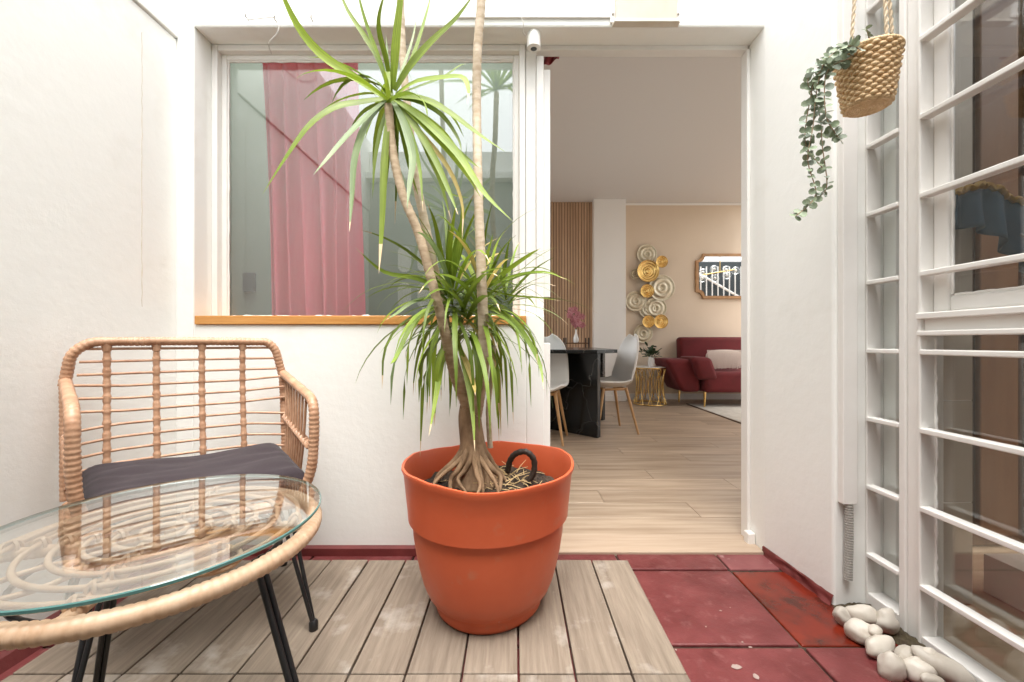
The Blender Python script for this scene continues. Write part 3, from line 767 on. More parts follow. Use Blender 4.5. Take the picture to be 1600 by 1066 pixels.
def bar_window(name, label, y0, y1, z0, z1, lo):
    t = thing(name, (XW, (y0+y1)/2, 0), label, 'window'); return t
sw_ = bar_window('narrow_window', 'narrow white barred side window beside the pier', 1.2094, YC, 0, 2.4, 0)
box('frame', XW, XW+.055, 1.3405, YC-.0005, -.005, 2.5, M['paint'], sw_, bevel=.003)
box('frame', XW, XW+.055, 1.2094, 1.2296, -.005, 2.5, M['paint'], sw_, bevel=.003)
box('frame', XW+.001, XW+.055, 1.2298, 1.3403, -.005, .045, M['paint'], sw_, bevel=.003)
box('pane', XW+.044, XW+.048, 1.2297, 1.3404, .046, 2.5, M['clear'], sw_, bevel=0)
box('inner_jamb', XW+.056, XW+.15, 1.30, 1.346, -.003, 2.5, M['plaster'], sw_, bevel=.003)
for z_ in barz: box('bar', XW-.004, XW+.024, 1.2297, 1.3404, z_-.007, z_+.007, M['paint'], sw_, bevel=.003)
mu = box('window_post', XW+.006, XW+.075, 1.1712, 1.2092, -.005, 2.9, M['paint'], loc=(XW, 1.19, 0), bevel=.004)
tag(mu, 'white painted post between the narrow and the wide barred window', 'post')
bw = bar_window('wide_window', 'wide white barred window at the right edge', .2, 1.171, 0, 2.4, 0)
YN = .25
box('frame', XW-.002, XW+.055, 1.1618, 1.171, -.005, 2.5, M['paint'], bw, bevel=.003)
box('frame', XW-.002, XW+.055, YN-.03, YN, -.005, 2.5, M['paint'], bw, bevel=.003)
box('transom', XW+.008, XW+.055, YN, 1.1616, .868, .932, M['paint'], bw, bevel=.003)
box('transom_ledge', XW-.008, XW+.0075, YN, 1.1712, .914, .932, M['paint'], bw, bevel=.003)
box('transom_ledge', XW-.006, XW+.0075, YN, 1.1712, .868, .882, M['paint'], bw, bevel=.003)
box('bottom_rail', XW+.001, XW+.055, YN, 1.1616, -.005, .03, M['paint'], bw, bevel=.003)
sash = box('sash', XW+.032, XW+.053, 1.118, 1.1612, .933, 2.5, M['paint'], bw, bevel=.006, seg=3)
box('sash', XW+.032, XW+.053, YN+.0005, 1.1178, .933, .975, M['paint'], bw, bevel=.008, seg=3)
box('pane', XW+.046, XW+.050, YN, 1.1178, .976, 2.5, M['clear'], bw, bevel=0)
box('pane', XW+.044, XW+.048, YN, 1.1616, .031, .867, M['clear'], bw, bevel=0)
for z_ in barz:
    if .86 < z_ < .94: continue
    box('bar', XW-.006, XW+.024, YN, 1.1617, z_-.0075, z_+.0075, M['paint'], bw, bevel=.003)
g = G().tube([(XW+.041, 1.160+random.uniform(-.002,.002), .03+.83*i/60) for i in range(61)], [.003+.004*abs(noise.noise(Vector((3, i*.4, 1)))) for i in range(61)], 6)
g.tube([(XW+.042, 1.117+random.uniform(-.001,.001), .98+1.3*i/60) for i in range(61)], [.003+.003*abs(noise.noise(Vector((5, i*.4, 1)))) for i in range(61)], 6)
g.tube([(XW+.042, .3+.81*i/60, .977+random.uniform(-.001,.001)) for i in range(61)], .004, 6)
obj('putty', g, M['paint'], bw, smooth=80)
hw = thing('window_wall', (XW+.1, .1, 0), 'white wall above and beside the wide barred window', 'wall')
box('masonry', XW, XW+.2, YB-.3, YN-.031, -.02, 2.9, M['stucco'], hw)
box('masonry', XW+.002, XW+.2, YN-.03, YC-.001, 2.501, 2.9, M['stucco'], hw)

# cable duct and corrugated conduit on the pier's end
cd = thing('cable_duct', (1.07, YC, .333), 'white square cable duct running up the end of the pier', 'cable duct')
box('duct', 1.046, 1.094, YC-.024, YC-.0005, .333, 3.0, M['paint'], cd, bevel=.003)
pts = [(1.071+.0015*math.sin(i*.03), YC-.014, .336-.245*i/150) for i in range(151)]
hp = obj('corrugated_hose', G().tube(pts, [.0118*(1.08 if i % 5 < 3 else .66) for i in range(151)], 12), M['grey_steel'], smooth=50, loc=(1.062, YC-.013, .33))
tag(hp, 'grey corrugated conduit coming out below the white cable duct', 'conduit')
obj('cable_end', G().tube([(1.062,YC-.013,.095),(1.064,YC-.016,.075)], .006, 8), M['black_metal'], hp) if False else None

# ------------------------------------------------------------------ pebbles
for i, (zx, zy, a, b_, lift, lab) in enumerate((
    (885,312,34,38,0,'small white pebble nearest the wall foot, first of the pile'),
    (965,308,52,38,.030,'grey beige pebble resting behind the others against the narrow window'),
    (1050,332,46,62,.025,'upright pale oval pebble leaning against the narrow window frame'),
    (960,376,55,54,.0,'beige rounded pebble at the left of the pile over the wet tile'),
    (1025,432,64,48,.0,'large cream pebble in the middle of the pile'),
    (1074,512,53,60,.0,'speckled white pebble with a small dark hole at the front'),
    (1125,470,46,38,.022,'pale grey pebble wedged in front of the window post'),
    (1182,530,50,46,.004,'beige pebble at the front beside the speckled one'),
    (1218,484,46,50,.028,'pale pebble standing at the foot of the wide window frame'),
    (1335,522,95,62,.010,'largest long white pebble at the right end of the pile'),
    (1235,566,52,26,-.004,'white pebble at the bottom edge, half out of the picture'),
    (1010,372,30,26,.03,'small grey pebble in the gap at the top of the pile'),)):
    px, py = 970+zx/2.5397, 840+zy/2.5397
    zc = .024+lift*.55; Y = F*(CZ-zc)/(py-VY); x = (px-VX)*Y/F
    s_ = Y/F/2.5397; ra, rb = a*s_*1.04, b_*s_*1.06
    sd_ = Vector((i*3.1, i, 0))
    g = G().ball((0,0,0), (ra, min(ra,rb)*.74, min(rb*.9, .033)), 20, 14, lambda d: 1+.30*noise.noise(d*1.0+sd_)+.09*noise.noise(d*2.2+sd_))
    x = min(x, XW-.004-ra*.9)
    o = obj('pebble', G(), M['pebble']); me = bpy.data.meshes.new('pebble'); me.from_pydata(g.v, [], g.f); me.materials.append(M['pebble']); me.shade_smooth(); o.data = me
    o.location = (x, Y, max(zc, .02)); o.rotation_euler = (random.uniform(-.2,.2), {2:-.5,9:.35}.get(i, random.uniform(-.3,.3)), {9:-.5}.get(i, random.uniform(-.5,.5)))
    tag(o, lab, 'pebble', 'white pebbles at the window foot')
# moss and dirt heaped in the corner
g = G()
def mossf(u, v):
    y = .80+.545*v; c_ = .085*(.55+.45*noise.noise(Vector((v*9, 3, 0))))+.035*(v > .55)*(v-.55)/.45
    if v > .93: c_ += .03
    x = XW+.004-c_*(1-u)
    if y > YC-.004: y = YC-.004
    return Vector((x, y, -.0015+.011*min(1, u*2.5)*(1+1.1*noise.noise(Vector((x*60, y*60, 0))))))
g.grid(mossf, 14, 70)
tag(obj('moss', g, M['moss'], smooth=180, loc=(1.06,1.32,0)), 'dark dirt and moss under the pebbles along the window foot', 'moss', kind='stuff')

# ------------------------------------------------------------------ rattan armchair
BL = Vector((-1.312,1.215,0)); BR = Vector((-.872,1.565,0)); FL = Vector((-1.015,.955,0)); FR = Vector((-.588,1.22,0))
def Z(v, z): return Vector((v.x, v.y, z))
ch = thing('rattan_armchair', (-.95,1.24,.02), 'rattan armchair with open cane back and black hairpin legs in the corner', 'armchair')
cen = (BL+BR+FL+FR)/4
backdir = ((BL+BR)/2-(FL+FR)/2).normalized()
def bk(t, z):      # point on the back surface, bowed backwards
    p = BL.lerp(BR, t); bow = .025*math.sin(math.pi*t)-.012
    return Vector((p.x, p.y, z))+backdir*(bow+(.0 if z > .7 else (z-.7)*.12))
zt = .852; zj = .722; zs = .40
# back frame: down the left side, over the top, down the right side
top = rounded([Z(BL,zj)+Vector((-.003,.0,0)), bk(.02,zt-.035), bk(.09,zt), bk(.5,zt+.002), bk(.91,zt), bk(.955,zt-.03), Z(BR,zj)], .09, 8)
obj('back_frame', wrapped(G(), top, .0138), M['rattan'], ch, smooth=70)
for B_, F_, zf in ((BL,FL,.690),(BR,FR,.676)):
    arm = rounded([Z(B_,zj+.012), Z(F_,zf+.004), Z(F_,.56), Z(F_.lerp(cen,.02),.47), Z(F_.lerp(cen,.13),.385)], .10, 10)
    obj('arm_frame', wrapped(G(), arm, .0140), M['rattan'], ch, smooth=70)
    post = [Z(B_,zj+.01), Z(B_.lerp(F_,.06),.60), Z(B_.lerp(F_,.13),.40)]
    obj('back_post', wrapped(G(), cat_rom(post, 20), .0135), M['rattan'], ch, smooth=70)
    # arm spindles
    for k in range(8):
        t = .13+.095*k
        a = Z(B_.lerp(F_, t), zj+(zf-zj)*t-.004); e = Z(B_.lerp(F_, t*.72+.10).lerp(cen,.03), .405)
        md_ = a.lerp(e,.5)+(Z(F_,0)-Z(B_,0)).normalized()*.012
        obj('arm_spindle', G().tube(cat_rom([a, md_, e], 14), .0042, 7), M['rattan'], ch, smooth=70)
    # plaited band half way
    g = G(); a = Z(B_.lerp(F_,.08), .578); e = Z(F_, .530)
    g.tube([a.lerp(e, i/20) for i in range(21)], .006, 6)
    for ph in (0, math.pi):
        ax = (e-a).normalized(); u_ = Vector((0,0,1)); v_ = ax.cross(u_)
        g.tube([a.lerp(e, .03+i/140*.85)+(u_*math.cos(i*.62+ph)+v_*math.sin(i*.62+ph))*.009 for i in range(141)], .0042, 5)
    obj('plaited_band', g, M['rattan'], ch, smooth=70)
for t in (.155,.36,.57,.775):
    pts = [bk(t, .40+(zt-.40)*i/60) for i in range(61)]
    g = G(); q = resample(pts, .004); rs = []
    for p in q:
        ph = ((p.z-.43)/.0385) % 1
        rs.append(.0090+.0010*math.cos(2*math.pi*(ph-.5))+.0007*(int(p.z/.008) % 2))
    g.tube(q, rs, 8); g.tube([bk(t,zt-.03), bk(t,zt-.012), bk(t,zt)], [.010,.013,.0135], 8)
    obj('back_upright', g, M['rattan'], ch, smooth=80)
for k in range(11):
    z_ = .445+.0385*k
    if z_ > zt-.02: continue
    pts = []
    for i in range(25):
        t = i/24; q = bk(t, z_); 
        e = abs(t-.5)*2
        q.z += (.011*max(0, e-.55)/.45 if z_ > .62 else -.010*max(0, e-.6)/.4); q -= backdir*(.022*max(0, (e-.62)/.38)**1.6)
        pts.append(q)
    if z_ > zj:
        sh = .035+(z_-zj)*.22; pts = [bk(sh+(1-2*sh)*i/24, z_) for i in range(25)]
    obj('back_rod', G().tube(pts, .0042, 7), M['rattan'], ch, smooth=70)
# seat rim, seat canes
rim = [Z(FL,zs-.01), Z(FR,zs-.01), Z(BR.lerp(FR,.12),zs-.01), Z(BL.lerp(FL,.12),zs-.01)]
loop = rounded([rim[3].lerp(rim[0],.5)]+rim+[rim[3].lerp(rim[0],.5)], .07, 6)
obj('seat_rim', wrapped(G(), loop, .016), M['rattan'], ch, smooth=70)
for k in range(9):
    t = (k+.7)/9.4; obj('seat_cane', G().tube([rim[0].lerp(rim[1],t)+Vector((0,0,.004)), rim[3].lerp(rim[2],t)+Vector((0,0,.004))], .0055, 6), M['rattan'], ch, smooth=70)
foot_pts = {'FR': (Vector((-.580,1.20,.02)), FR), 'FL': (Vector((-.965,.900,.02)), FL), 'BR': (Vector((-.86,1.55,.02)), BR), 'BL': (Vector((-1.31,1.20,.02)), BL)}
for k, (ft, cn) in foot_pts.items():
    inn = cn.lerp(cen, .26); side = Vector((-(cen-cn).y, (cen-cn).x, 0)).normalized()*.022
    g = G()
    for s_ in (-1, 1): g.tube([Z(inn,zs-.02)+side*s_, ft+Vector((0,0,.018))+side*s_*.12], .0058, 8)
    lg = obj('leg', g, M['black_metal'], ch, smooth=60)
    obj('foot_cap', G().lathe([(.0105,0),(.0125,.003),(.0125,.024),(.008,.030)], ft, 14, capt=True), M['black_metal'], lg, smooth=50)
g = G().tube([Z(FL.lerp(cen,.3),zs-.03), Z(FR.lerp(cen,.3),zs-.03), Z(BR.lerp(cen,.3),zs-.03), Z(BL.lerp(cen,.3),zs-.03)], .007, 6, closed=True)
obj('under_frame', g, M['black_metal'], ch, smooth=60)
# seat cushion
cA, cB, cC, cD = FL.lerp(cen,.06), FR.lerp(cen,.035), BR.lerp(FR,.10).lerp(cen,.06), BL.lerp(FL,.10).lerp(cen,.07)
def cush(sgn):
    def f(u, v):
        p = cA.lerp(cB, u).lerp(cD.lerp(cC, u), v)
        e = min(u, 1-u, v, 1-v); h = min(1, e/.10); h = math.sqrt(max(0, 1-(1-h)**2))
        cr = .0026*noise.noise(Vector((u*3+2, v*9, 0)))+.0012*math.sin((u*1.2-v)*14+1.5*math.sin(u*6))
        puff = 1-.25*((u-.5)**2+(v-.5)**2)
        z = .444+sgn*(.042*h*puff)+(cr*h*1.8 if sgn > 0 else 0)+.012*(v-.3)+.006*math.sin(u*9)*v
        return Vector((p.x, p.y, z))
    return f
g = G().grid(cush(1), 40, 40); b0 = len(g.f); g.grid(cush(-1), 40, 40)
g.f = g.f[:b0]+[tuple(reversed(f)) for f in g.f[b0:]]
cs = obj('seat_cushion', g, M['cushion'], smooth=180, loc=(cen.x, cen.y, .405))
tag(cs, 'dark grey violet fabric cushion lying on the rattan armchair', 'cushion')

# ------------------------------------------------------------------ round rattan coffee table
tx, ty = -.666, .788; TZ = .515; TR = .272; KS = .775
tb = thing('rattan_coffee_table', (tx,ty,.02), 'round rattan coffee table with a glass top and black metal legs', 'coffee table')
g = G(); n_ = 96
for z_, rr in ((TZ-.007,TR-.0015),(TZ-.0055,TR),(TZ-.0015,TR),(TZ,TR-.0015)):
    for k in range(n_):
        a = 2*math.pi*k/n_; g.v.append((tx+rr*math.cos(a), ty+rr*math.sin(a), z_))
g.f.append(tuple(reversed(range(n_)))); g.m.append(0); g.f.append(tuple(3*n_+k for k in range(n_))); g.m.append(0)
for i in range(3):
    for k in range(n_): g.f.append((i*n_+k, i*n_+(k+1) % n_, (i+1)*n_+(k+1) % n_, (i+1)*n_+k)); g.m.append(1)
obj('glass_top', g, [M['table_glass'], M['glass_edge']], tb)
def circ(r_, z_, n=120, cx=tx, cy=ty): return [Vector((cx+r_*math.cos(2*math.pi*i/n), cy+r_*math.sin(2*math.pi*i/n), z_)) for i in range(n+1)]
RZ = .478; zi = .496; o_ = Vector((tx+.010,ty-.008,0))
obj('outer_ring', wrapped(G(), circ(.253, RZ, 120, o_.x, o_.y), .0148, .0125, 10, .05, closed=True), M['rattan_pale'], tb, smooth=70)
rings = (.222,.184,.146,.108,.070,.034)
for r_ in rings:
    obj('cane_ring', G().tube(circ(r_, zi, 72, o_.x, o_.y)[:-1], .0048, 8, closed=True), M['rattan_pale'], tb, smooth=70)
for k in range(4):
    a = R(15+90*k); d = Vector((math.cos(a), math.sin(a), 0)); s_ = Vector((-d.y, d.x, 0))
    obj('spoke', wrapped(G(), [o_+d*.02+Vector((0,0,zi-.013)), o_+d*.248+Vector((0,0,zi-.015))], .0105, .010), M['rattan_pale'], tb, smooth=70)
    for r_ in rings[:-1]:
        g = G(); c_ = o_+d*r_+Vector((0,0,zi-.003))
        for q in (-1, 1):
            g.tube([c_+(d*math.cos(t)*.0095+Vector((0,0,1))*math.sin(t)*.0115)+s_*(.005*math.cos(t)*q) for t in [i*2*math.pi/14 for i in range(14)]], .003, 5, closed=True)
        obj('binding', g, M['rattan_pale'], tb, smooth=70)
    a2 = a+R(45); d2 = Vector((math.cos(a2), math.sin(a2), 0)); s2 = Vector((-d2.y, d2.x, 0))
    for (rc, la, lb) in ((.165,.056,.042),(.095,.036,.024)):
        pts = [o_+d2*(rc+la*math.cos(t))+s2*(lb*math.sin(t))+Vector((0,0,zi-.010)) for t in [i*2*math.pi/40 for i in range(40)]]
        obj('petal_loop', G().tube(pts, .0044, 7, closed=True), M['rattan_pale'], tb, smooth=70)
for k in range(3):
    a = R((-12,150,240)[k]); d = Vector((math.cos(a), math.sin(a), 0)); s_ = Vector((-d.y, d.x, 0))
    g = G()
    for q in (-1, 1):
        g.tube([o_+d*.205+s_*q*.0065+Vector((0,0,RZ-.008)), o_+d*.352+s_*q*.005+Vector((0,0,.035))], .0054, 8)
    lg = obj('leg', g, M['black_metal'], tb, smooth=60)
    obj('foot_cap', G().lathe([(.009,0),(.0115,.003),(.0115,.022),(.008,.028)], o_+d*.354+Vector((0,0,.0205)), 14, capt=True), M['black_metal'], lg, smooth=50)
obj('brace', G().tube(circ(.192, .452, 48, o_.x, o_.y)[:-1], .0045, 6, closed=True), M['black_metal'], tb, smooth=60)
for r_ in (.20,):
    for k in range(4):
        a = R(33+90*k); obj('glass_pad', G().lathe([(.008,0),(.008,.006)], o_+Vector((r_*math.cos(a), r_*math.sin(a), zi+.006)), 12, capt=True), M['clear'], tb)

# ------------------------------------------------------------------ pot and dracaena
pc = Vector((-.085, 1.34, .0205)); RZT = .447
pot = thing('plant_pot', pc, 'big orange terracotta coloured plastic plant pot on the deck', 'plant pot')
def wob(i, a):
    k = 1 if 20 <= i <= 24 else 0
    return (.0025*math.sin(3*a+1), k*(.006*math.sin(2*a+.6)+.003*math.sin(5*a)+.0035*noise.noise(Vector((math.cos(a)*5, math.sin(a)*5, 0)))))
prof = [(.150,0),(.1610,.0015),(.1665,.008),(.1680,.016),(.1675,.024),(.1690,.031),(.1790,.044),(.1840,.0500),(.1862,.0515),(.1925,.062),(.1945,.0635),(.2070,.094),(.2185,.137),(.2290,.187),(.2365,.237),(.2395,.272),(.2405,.284),(.2525,.290),
        (.2550,.320),(.2595,.365),(.2660,.425),(.2725,.440),(.2715,.447),(.2640,.447),(.2560,.425),(.2460,.345),(.2380,.30),(.232,.275)]
obj('body', G().lathe(prof, pc, 96, wob), M['terracotta'], pot, smooth=32)
obj('scuff', G().prism([P(778+6*math.cos(t)*random.uniform(.4,1), 968+4*math.sin(t)*random.uniform(.4,1), 1.168)+Vector((0,-.004,0)) for t in [i*.7 for i in range(9)]], (0,.004,0)), M['plastic_white'], pot)
so_ = obj('soil', G().grid(lambda u, v: Vector((pc.x+.236*v*math.cos(u*2*math.pi), pc.y+.236*v*math.sin(u*2*math.pi), pc.z+.360+.03*(1-v)+.022*noise.noise(Vector((v*9*math.cos(u*6.283), v*9*math.sin(u*6.283), 0)))+.008*noise.noise(Vector((v*31*math.cos(u*6.283), v*31*math.sin(u*6.283), 2))))), 64, 18), M['soil'], smooth=180, loc=pc+Vector((0,0,.35)))
tag(so_, 'dark soil filling the orange pot', 'soil', kind='stuff')
g = G()
for k in range(120):
    a = random.uniform(-1.5, 1.2) if k < 75 else random.uniform(0, 6.28); rr = random.uniform(.05,.21); c_ = pc+Vector((rr*math.cos(a)+.0, rr*math.sin(a), .40-.07*rr/.2+random.uniform(0,.018)))
    t = random.uniform(0,6.28); ln = random.uniform(.025,.09); d = Vector((math.cos(t), math.sin(t), random.uniform(-.3,.5)))
    if ((c_+d*ln)-pc).xy.length > .235: d = -d
    g.tube([c_, c_+d*ln*.5+Vector((0,0,random.uniform(0,.014))), c_+d*ln], [.0017,.0014,.0008], 4)
tag(obj('dry_straw', g, M['straw'], smooth=60, loc=pc+Vector((0,0,.37))), 'dry straw and thin roots scattered on the soil in the pot', 'straw', kind='stuff')
hs_ = [P(793,738,1.36), P(797,720,1.35), P(806,709,1.34), P(822,706,1.33), P(834,718,1.33), P(834,738,1.33), P(826,752,1.33)]
hz = obj('hose_loop', G().tube(cat_rom(hs_, 40), [.0095*(1.06 if i % 3 else .92) for i in range(41)], 9), M['dark_hose'], smooth=60, loc=hs_[0])
tag(hz, 'dark bent loop of hose sticking out of the soil in the pot', 'hose')

dr = thing('dracaena', (-.13, 1.33, .38), 'tall dracaena with three bare stems and green strap leaves in the orange pot', 'plant')
def path_px(l, n): return cat_rom([P(a, b_, c_) for a, b_, c_ in l], n)
def rads(vals, n, sc=1/490):
    out = []
    for i in range(n+1):
        u = i/n*(len(vals)-1); k = min(int(u), len(vals)-2); out.append((vals[k]*(1-(u-k))+vals[k+1]*(u-k))*sc)
    return out
def ringed(vals, n, amp=.05):
    r_ = rads(vals, n); return [x*(1+amp*(1 if i % 3 == 0 else -.5)) for i, x in enumerate(r_)]
# root flare and trunk
g = G()
N = 60
g.tube(path_px([(742,757,1.33),(741,725,1.33),(738,690,1.335),(734,650,1.34),(738,612,1.345)], 24), rads([40,27,19.5,18,14], 24), 14)
obj('trunk', g, M['bark'], dr, smooth=180)
for k, (ax, ay, ln, r0) in enumerate(((-.95,-.5,.13,.016),(-.55,-.85,.10,.014),(-.1,-1,.09,.012),(.35,-.95,.10,.013),(.75,-.7,.11,.015),(.95,-.1,.10,.013),(-1,.1,.11,.014),(.5,.8,.10,.015),(-.4,.9,.10,.015),(.12,-1,.15,.011),(-.75,-.75,.17,.010),(.55,-.9,.17,.010))):
    d = Vector((ax, ay, 0)).normalized(); b0 = P(740, 700, 1.33)
    s_ = Vector((-d.y, d.x, 0))*random.uniform(-.02,.02)
    pts = cat_rom([b0+d*.022+Vector((0,0,.01)), b0+d*.045+Vector((0,0,-.022)), b0+d*ln*.66+s_+Vector((0,0,-.056)), b0+d*ln*.85+s_*2+Vector((0,0,-.078)), b0+d*(ln*.85+.025)+Vector((0,0,-.11))], 16)
    obj('root', g := G().tube(pts, [r0*(.95-.6*i/16)*(1+.12*noise.noise(Vector((i*.9, k*3.3, 0)))) for i in range(17)], 9), M['bark'] if k < 9 else M['root'], dr, smooth=180)
A = [(733,640,1.335),(716,598,1.29),(703,555,1.24),(692,505,1.20),(673,432,1.18),(653,362,1.19),(629,302,1.21),(613,232,1.235),(607,165,1.25)]
B = [(736,650,1.35),(718,590,1.365),(702,530,1.375),(688,465,1.38),(668,368,1.385),(650,280,1.39),(638,180,1.395),(629,80,1.40),(624,-60,1.40),(620,-230,1.40)]
C = [(741,650,1.34),(748,610,1.30),(756,560,1.25),(753,450,1.22),(748,320,1.25),(745,180,1.34),(746,80,1.34),(752,0,1.34),(756,-130,1.34)]
obj('stem', G().tube(path_px(A, 150), ringed([10,9.2,8.0,7.2,6.5,6.2,6.2,6.2,6.2], 150), 11), M['stem_tan'], dr, smooth=60)
obj('stem', G().tube(path_px(B, 150), ringed([7,7,7,7,7,7,6.5,6,6,6], 150), 11), M['stem'], dr, smooth=60)
obj('stem', G().tube(path_px(C, 160), ringed([12,11,8.6,7.4,6.8,7.0,7.0,7,7], 160), 11), M['stem'], dr, smooth=60)
obj('stem', G().tube(path_px([(766,700,1.38),(763,640,1.39),(768,590,1.40),(772,540,1.40)], 30), ringed([4.5,4.2,4,4], 30), 8), M['stem'], dr, smooth=60)

def leaf(pts, W_, m, n=9, up=Vector((0,0,1)), fold=.22, tip=None, twist=0.0):
    q = cat_rom(pts, n) if len(pts) < n else pts
    n = len(q)-1; g = G()
    for i in range(n+1):
        t = i/n
        T = (q[min(n,i+1)]-q[max(0,i-1)]).normalized()
        s_ = T.cross(up)
        if s_.length < .15: s_ = T.cross(Vector((0,-1,.3)))
        s_.normalize(); nn_ = s_.cross(T)
        if twist:
            s_ = (s_*math.cos(twist*t)+nn_*math.sin(twist*t)).normalized(); nn_ = s_.cross(T)
        wd = W_*min(1, .48+1.5*t)*max(0.02, 1-t**2.3)*.5
        g.v += [tuple(q[i]-s_*wd+nn_*wd*fold), tuple(q[i]), tuple(q[i]+s_*wd+nn_*wd*fold)]
    for i in range(n):
        for k in range(2):
            a = i*3+k; g.f.append((a, a+1, a+4, a+3)); g.m.append(1 if (tip and i >= n*tip) else 0)
    o = obj('leaf', g, [m, M['leaf_tip']] if tip else m, dr, smooth=180)
    uv = o.data.uv_layers.new(name='UVMap')
    for lp in o.data.loops:
        uv.data[lp.index].uv = ((lp.vertex_index % 3)*.5, (lp.vertex_index//3)/n*(6 if n else 1))
    return o
def free_leaf(base, az, el, L, droop, W_, m, tip=None, n=9):
    p = Vector(base); pts = [p.copy()]; e = el
    for i in range(n):
        d = Vector((math.cos(az)*math.cos(e), math.sin(az)*math.cos(e), math.sin(e)))
        p = p+d*(L/n); pts.append(p.copy()); e -= droop/n*(1+.6*i/n)
        e = max(e, -1.53); az += random.uniform(-.06,.06)
    for q in pts:
        q.y = min(q.y, Y1-.012 if q.z < .92 else Y2+.0)
    return leaf(pts, W_, m, n=n+1, up=Vector((random.uniform(-.12,.12), random.uniform(-.12,.12), 1)), tip=tip, twist=random.uniform(-.5,.5))
# crown of the left stem: the leaves that stand out, then fillers
H1 = P(612, 150, 1.25)
def L1(pl, y1, W_, m='leaf', tip=None, tw=0.0, up=None):
    n_ = len(pl); pts = []
    for i, (a, b_) in enumerate(pl):
        t = (i)/(n_-1); pts.append(P(a, b_, 1.25+(y1-1.25)*t))
    leaf(pts, W_*.88, M[m], n=14, tip=tip, twist=tw*.5, up=up or Vector((0,-.9,.45)).normalized())
cu_ = Vector((0,-1,.25)).normalized()
L1([(606,156),(560,125),(505,88),(470,48),(445,0),(430,-40)], 1.18, .034, tw=.5, up=cu_)
L1([(608,140),(590,90),(565,50),(540,10),(524,-40)], 1.30, .022, up=cu_)
L1([(610,138),(592,90),(575,45),(562,0),(556,-40)], 1.22, .015, 'leaf_deep', up=cu_)
L1([(612,145),(604,95),(592,45),(597,5),(612,-30)], 1.12, .020, up=cu_)
L1([(614,140),(617,95),(621,45),(627,-10),(630,-60)], 1.20, .034, up=cu_)
L1([(617,142),(640,105),(675,65),(712,30),(745,-15)], 1.18, .036, up=cu_, tw=.3)
L1([(617,142),(640,100),(655,60),(668,15),(674,-10)], 1.32, .016, 'leaf_deep', up=cu_)
L1([(617,140),(632,100),(645,60),(652,20)], 1.36, .012, 'leaf_pale', up=cu_)
L1([(612,140),(607,100),(603,55)], 1.30, .010, 'leaf_pale', up=cu_)
L1([(618,148),(650,128),(690,122),(722,121),(732,140),(730,162)], 1.15, .030, tip=.82)
L1([(618,150),(655,135),(690,122),(718,103),(728,100)], 1.30, .015, 'leaf_deep', tip=.9)
L1([(618,152),(660,155),(700,175),(745,208),(790,238)], 1.12, .030, tw=.3)
L1([(604,154),(565,160),(525,168),(485,195),(448,245),(410,304)], 1.08, .034, tw=-.4, up=cu_)
L1([(604,156),(575,180),(540,215),(510,250),(490,273)], 1.05, .024, 'leaf_pale', up=cu_)
L1([(605,158),(575,190),(555,245),(550,310),(546,362)], 1.08, .028, 'leaf_pale', up=cu_, tip=.92)
L1([(609,160),(604,210),(600,270),(598,330),(595,385),(592,428)], 1.14, .028, tip=.72, up=cu_)
L1([(612,160),(618,215),(620,270),(617,350)], 1.34, .020, 'leaf_deep', tip=.8, up=cu_)
L1([(614,158),(632,195),(645,245),(640,290),(636,326)], 1.06, .030, 'leaf_pale', up=cu_)
L1([(616,156),(650,200),(680,250),(702,300),(716,336)], 1.10, .026, tip=.9, up=cu_)
L1([(617,155),(665,190),(715,240),(755,300),(800,345)], 1.06, .032, tip=.95, up=cu_, tw=.3)
L1([(617,155),(655,178),(690,205),(715,235),(735,255)], 1.32, .024, up=cu_)
L1([(616,157),(648,195),(675,255),(700,300),(735,310)], 1.34, .018, 'leaf_deep', up=cu_)
L1([(613,160),(628,205),(640,262),(655,310)], 1.38, .020, 'leaf_deep', up=cu_)
L1([(617,152),(650,150),(690,165),(712,190),(725,215)], 1.38, .020, 'leaf_deep')
L1([(618,156),(660,210),(700,262),(722,318),(722,375)], 1.15, .018, 'leaf_dry', tip=.8, up=cu_)
L1([(616,157),(645,190),(668,235),(690,290),(705,345)], 1.16, .024, up=cu_, tip=.9)
L1([(617,156),(660,185),(700,222),(735,252),(748,262)], 1.20, .020, 'leaf_deep', up=cu_)
L1([(617,156),(650,185),(690,225),(728,272),(752,310)], 1.12, .022, up=cu_, tip=.93)
L1([(615,158),(638,200),(655,260),(661,330)], 1.12, .020, 'leaf_deep', up=cu_, tip=.88)
L1([(617,153),(655,160),(690,180),(715,215),(722,240)], 1.16, .020, 'leaf_deep', up=cu_)
L1([(610,158),(596,200),(586,250),(582,310)], 1.20, .018, 'leaf_deep', up=cu_)
L1([(611,158),(606,200),(606,250),(603,300)], 1.28, .024, 'leaf', up=cu_)
for k in range(12):
    az = random.uniform(0, 6.28); el = random.uniform(-.3, 1.2)
    free_leaf(H1+Vector((random.uniform(-.012,.012), random.uniform(-.012,.012), random.uniform(-.03,.01))), az, el, random.uniform(.18,.38), random.uniform(.6,1.9), random.uniform(.014,.026), M[random.choice(('leaf','leaf','leaf_deep'))])
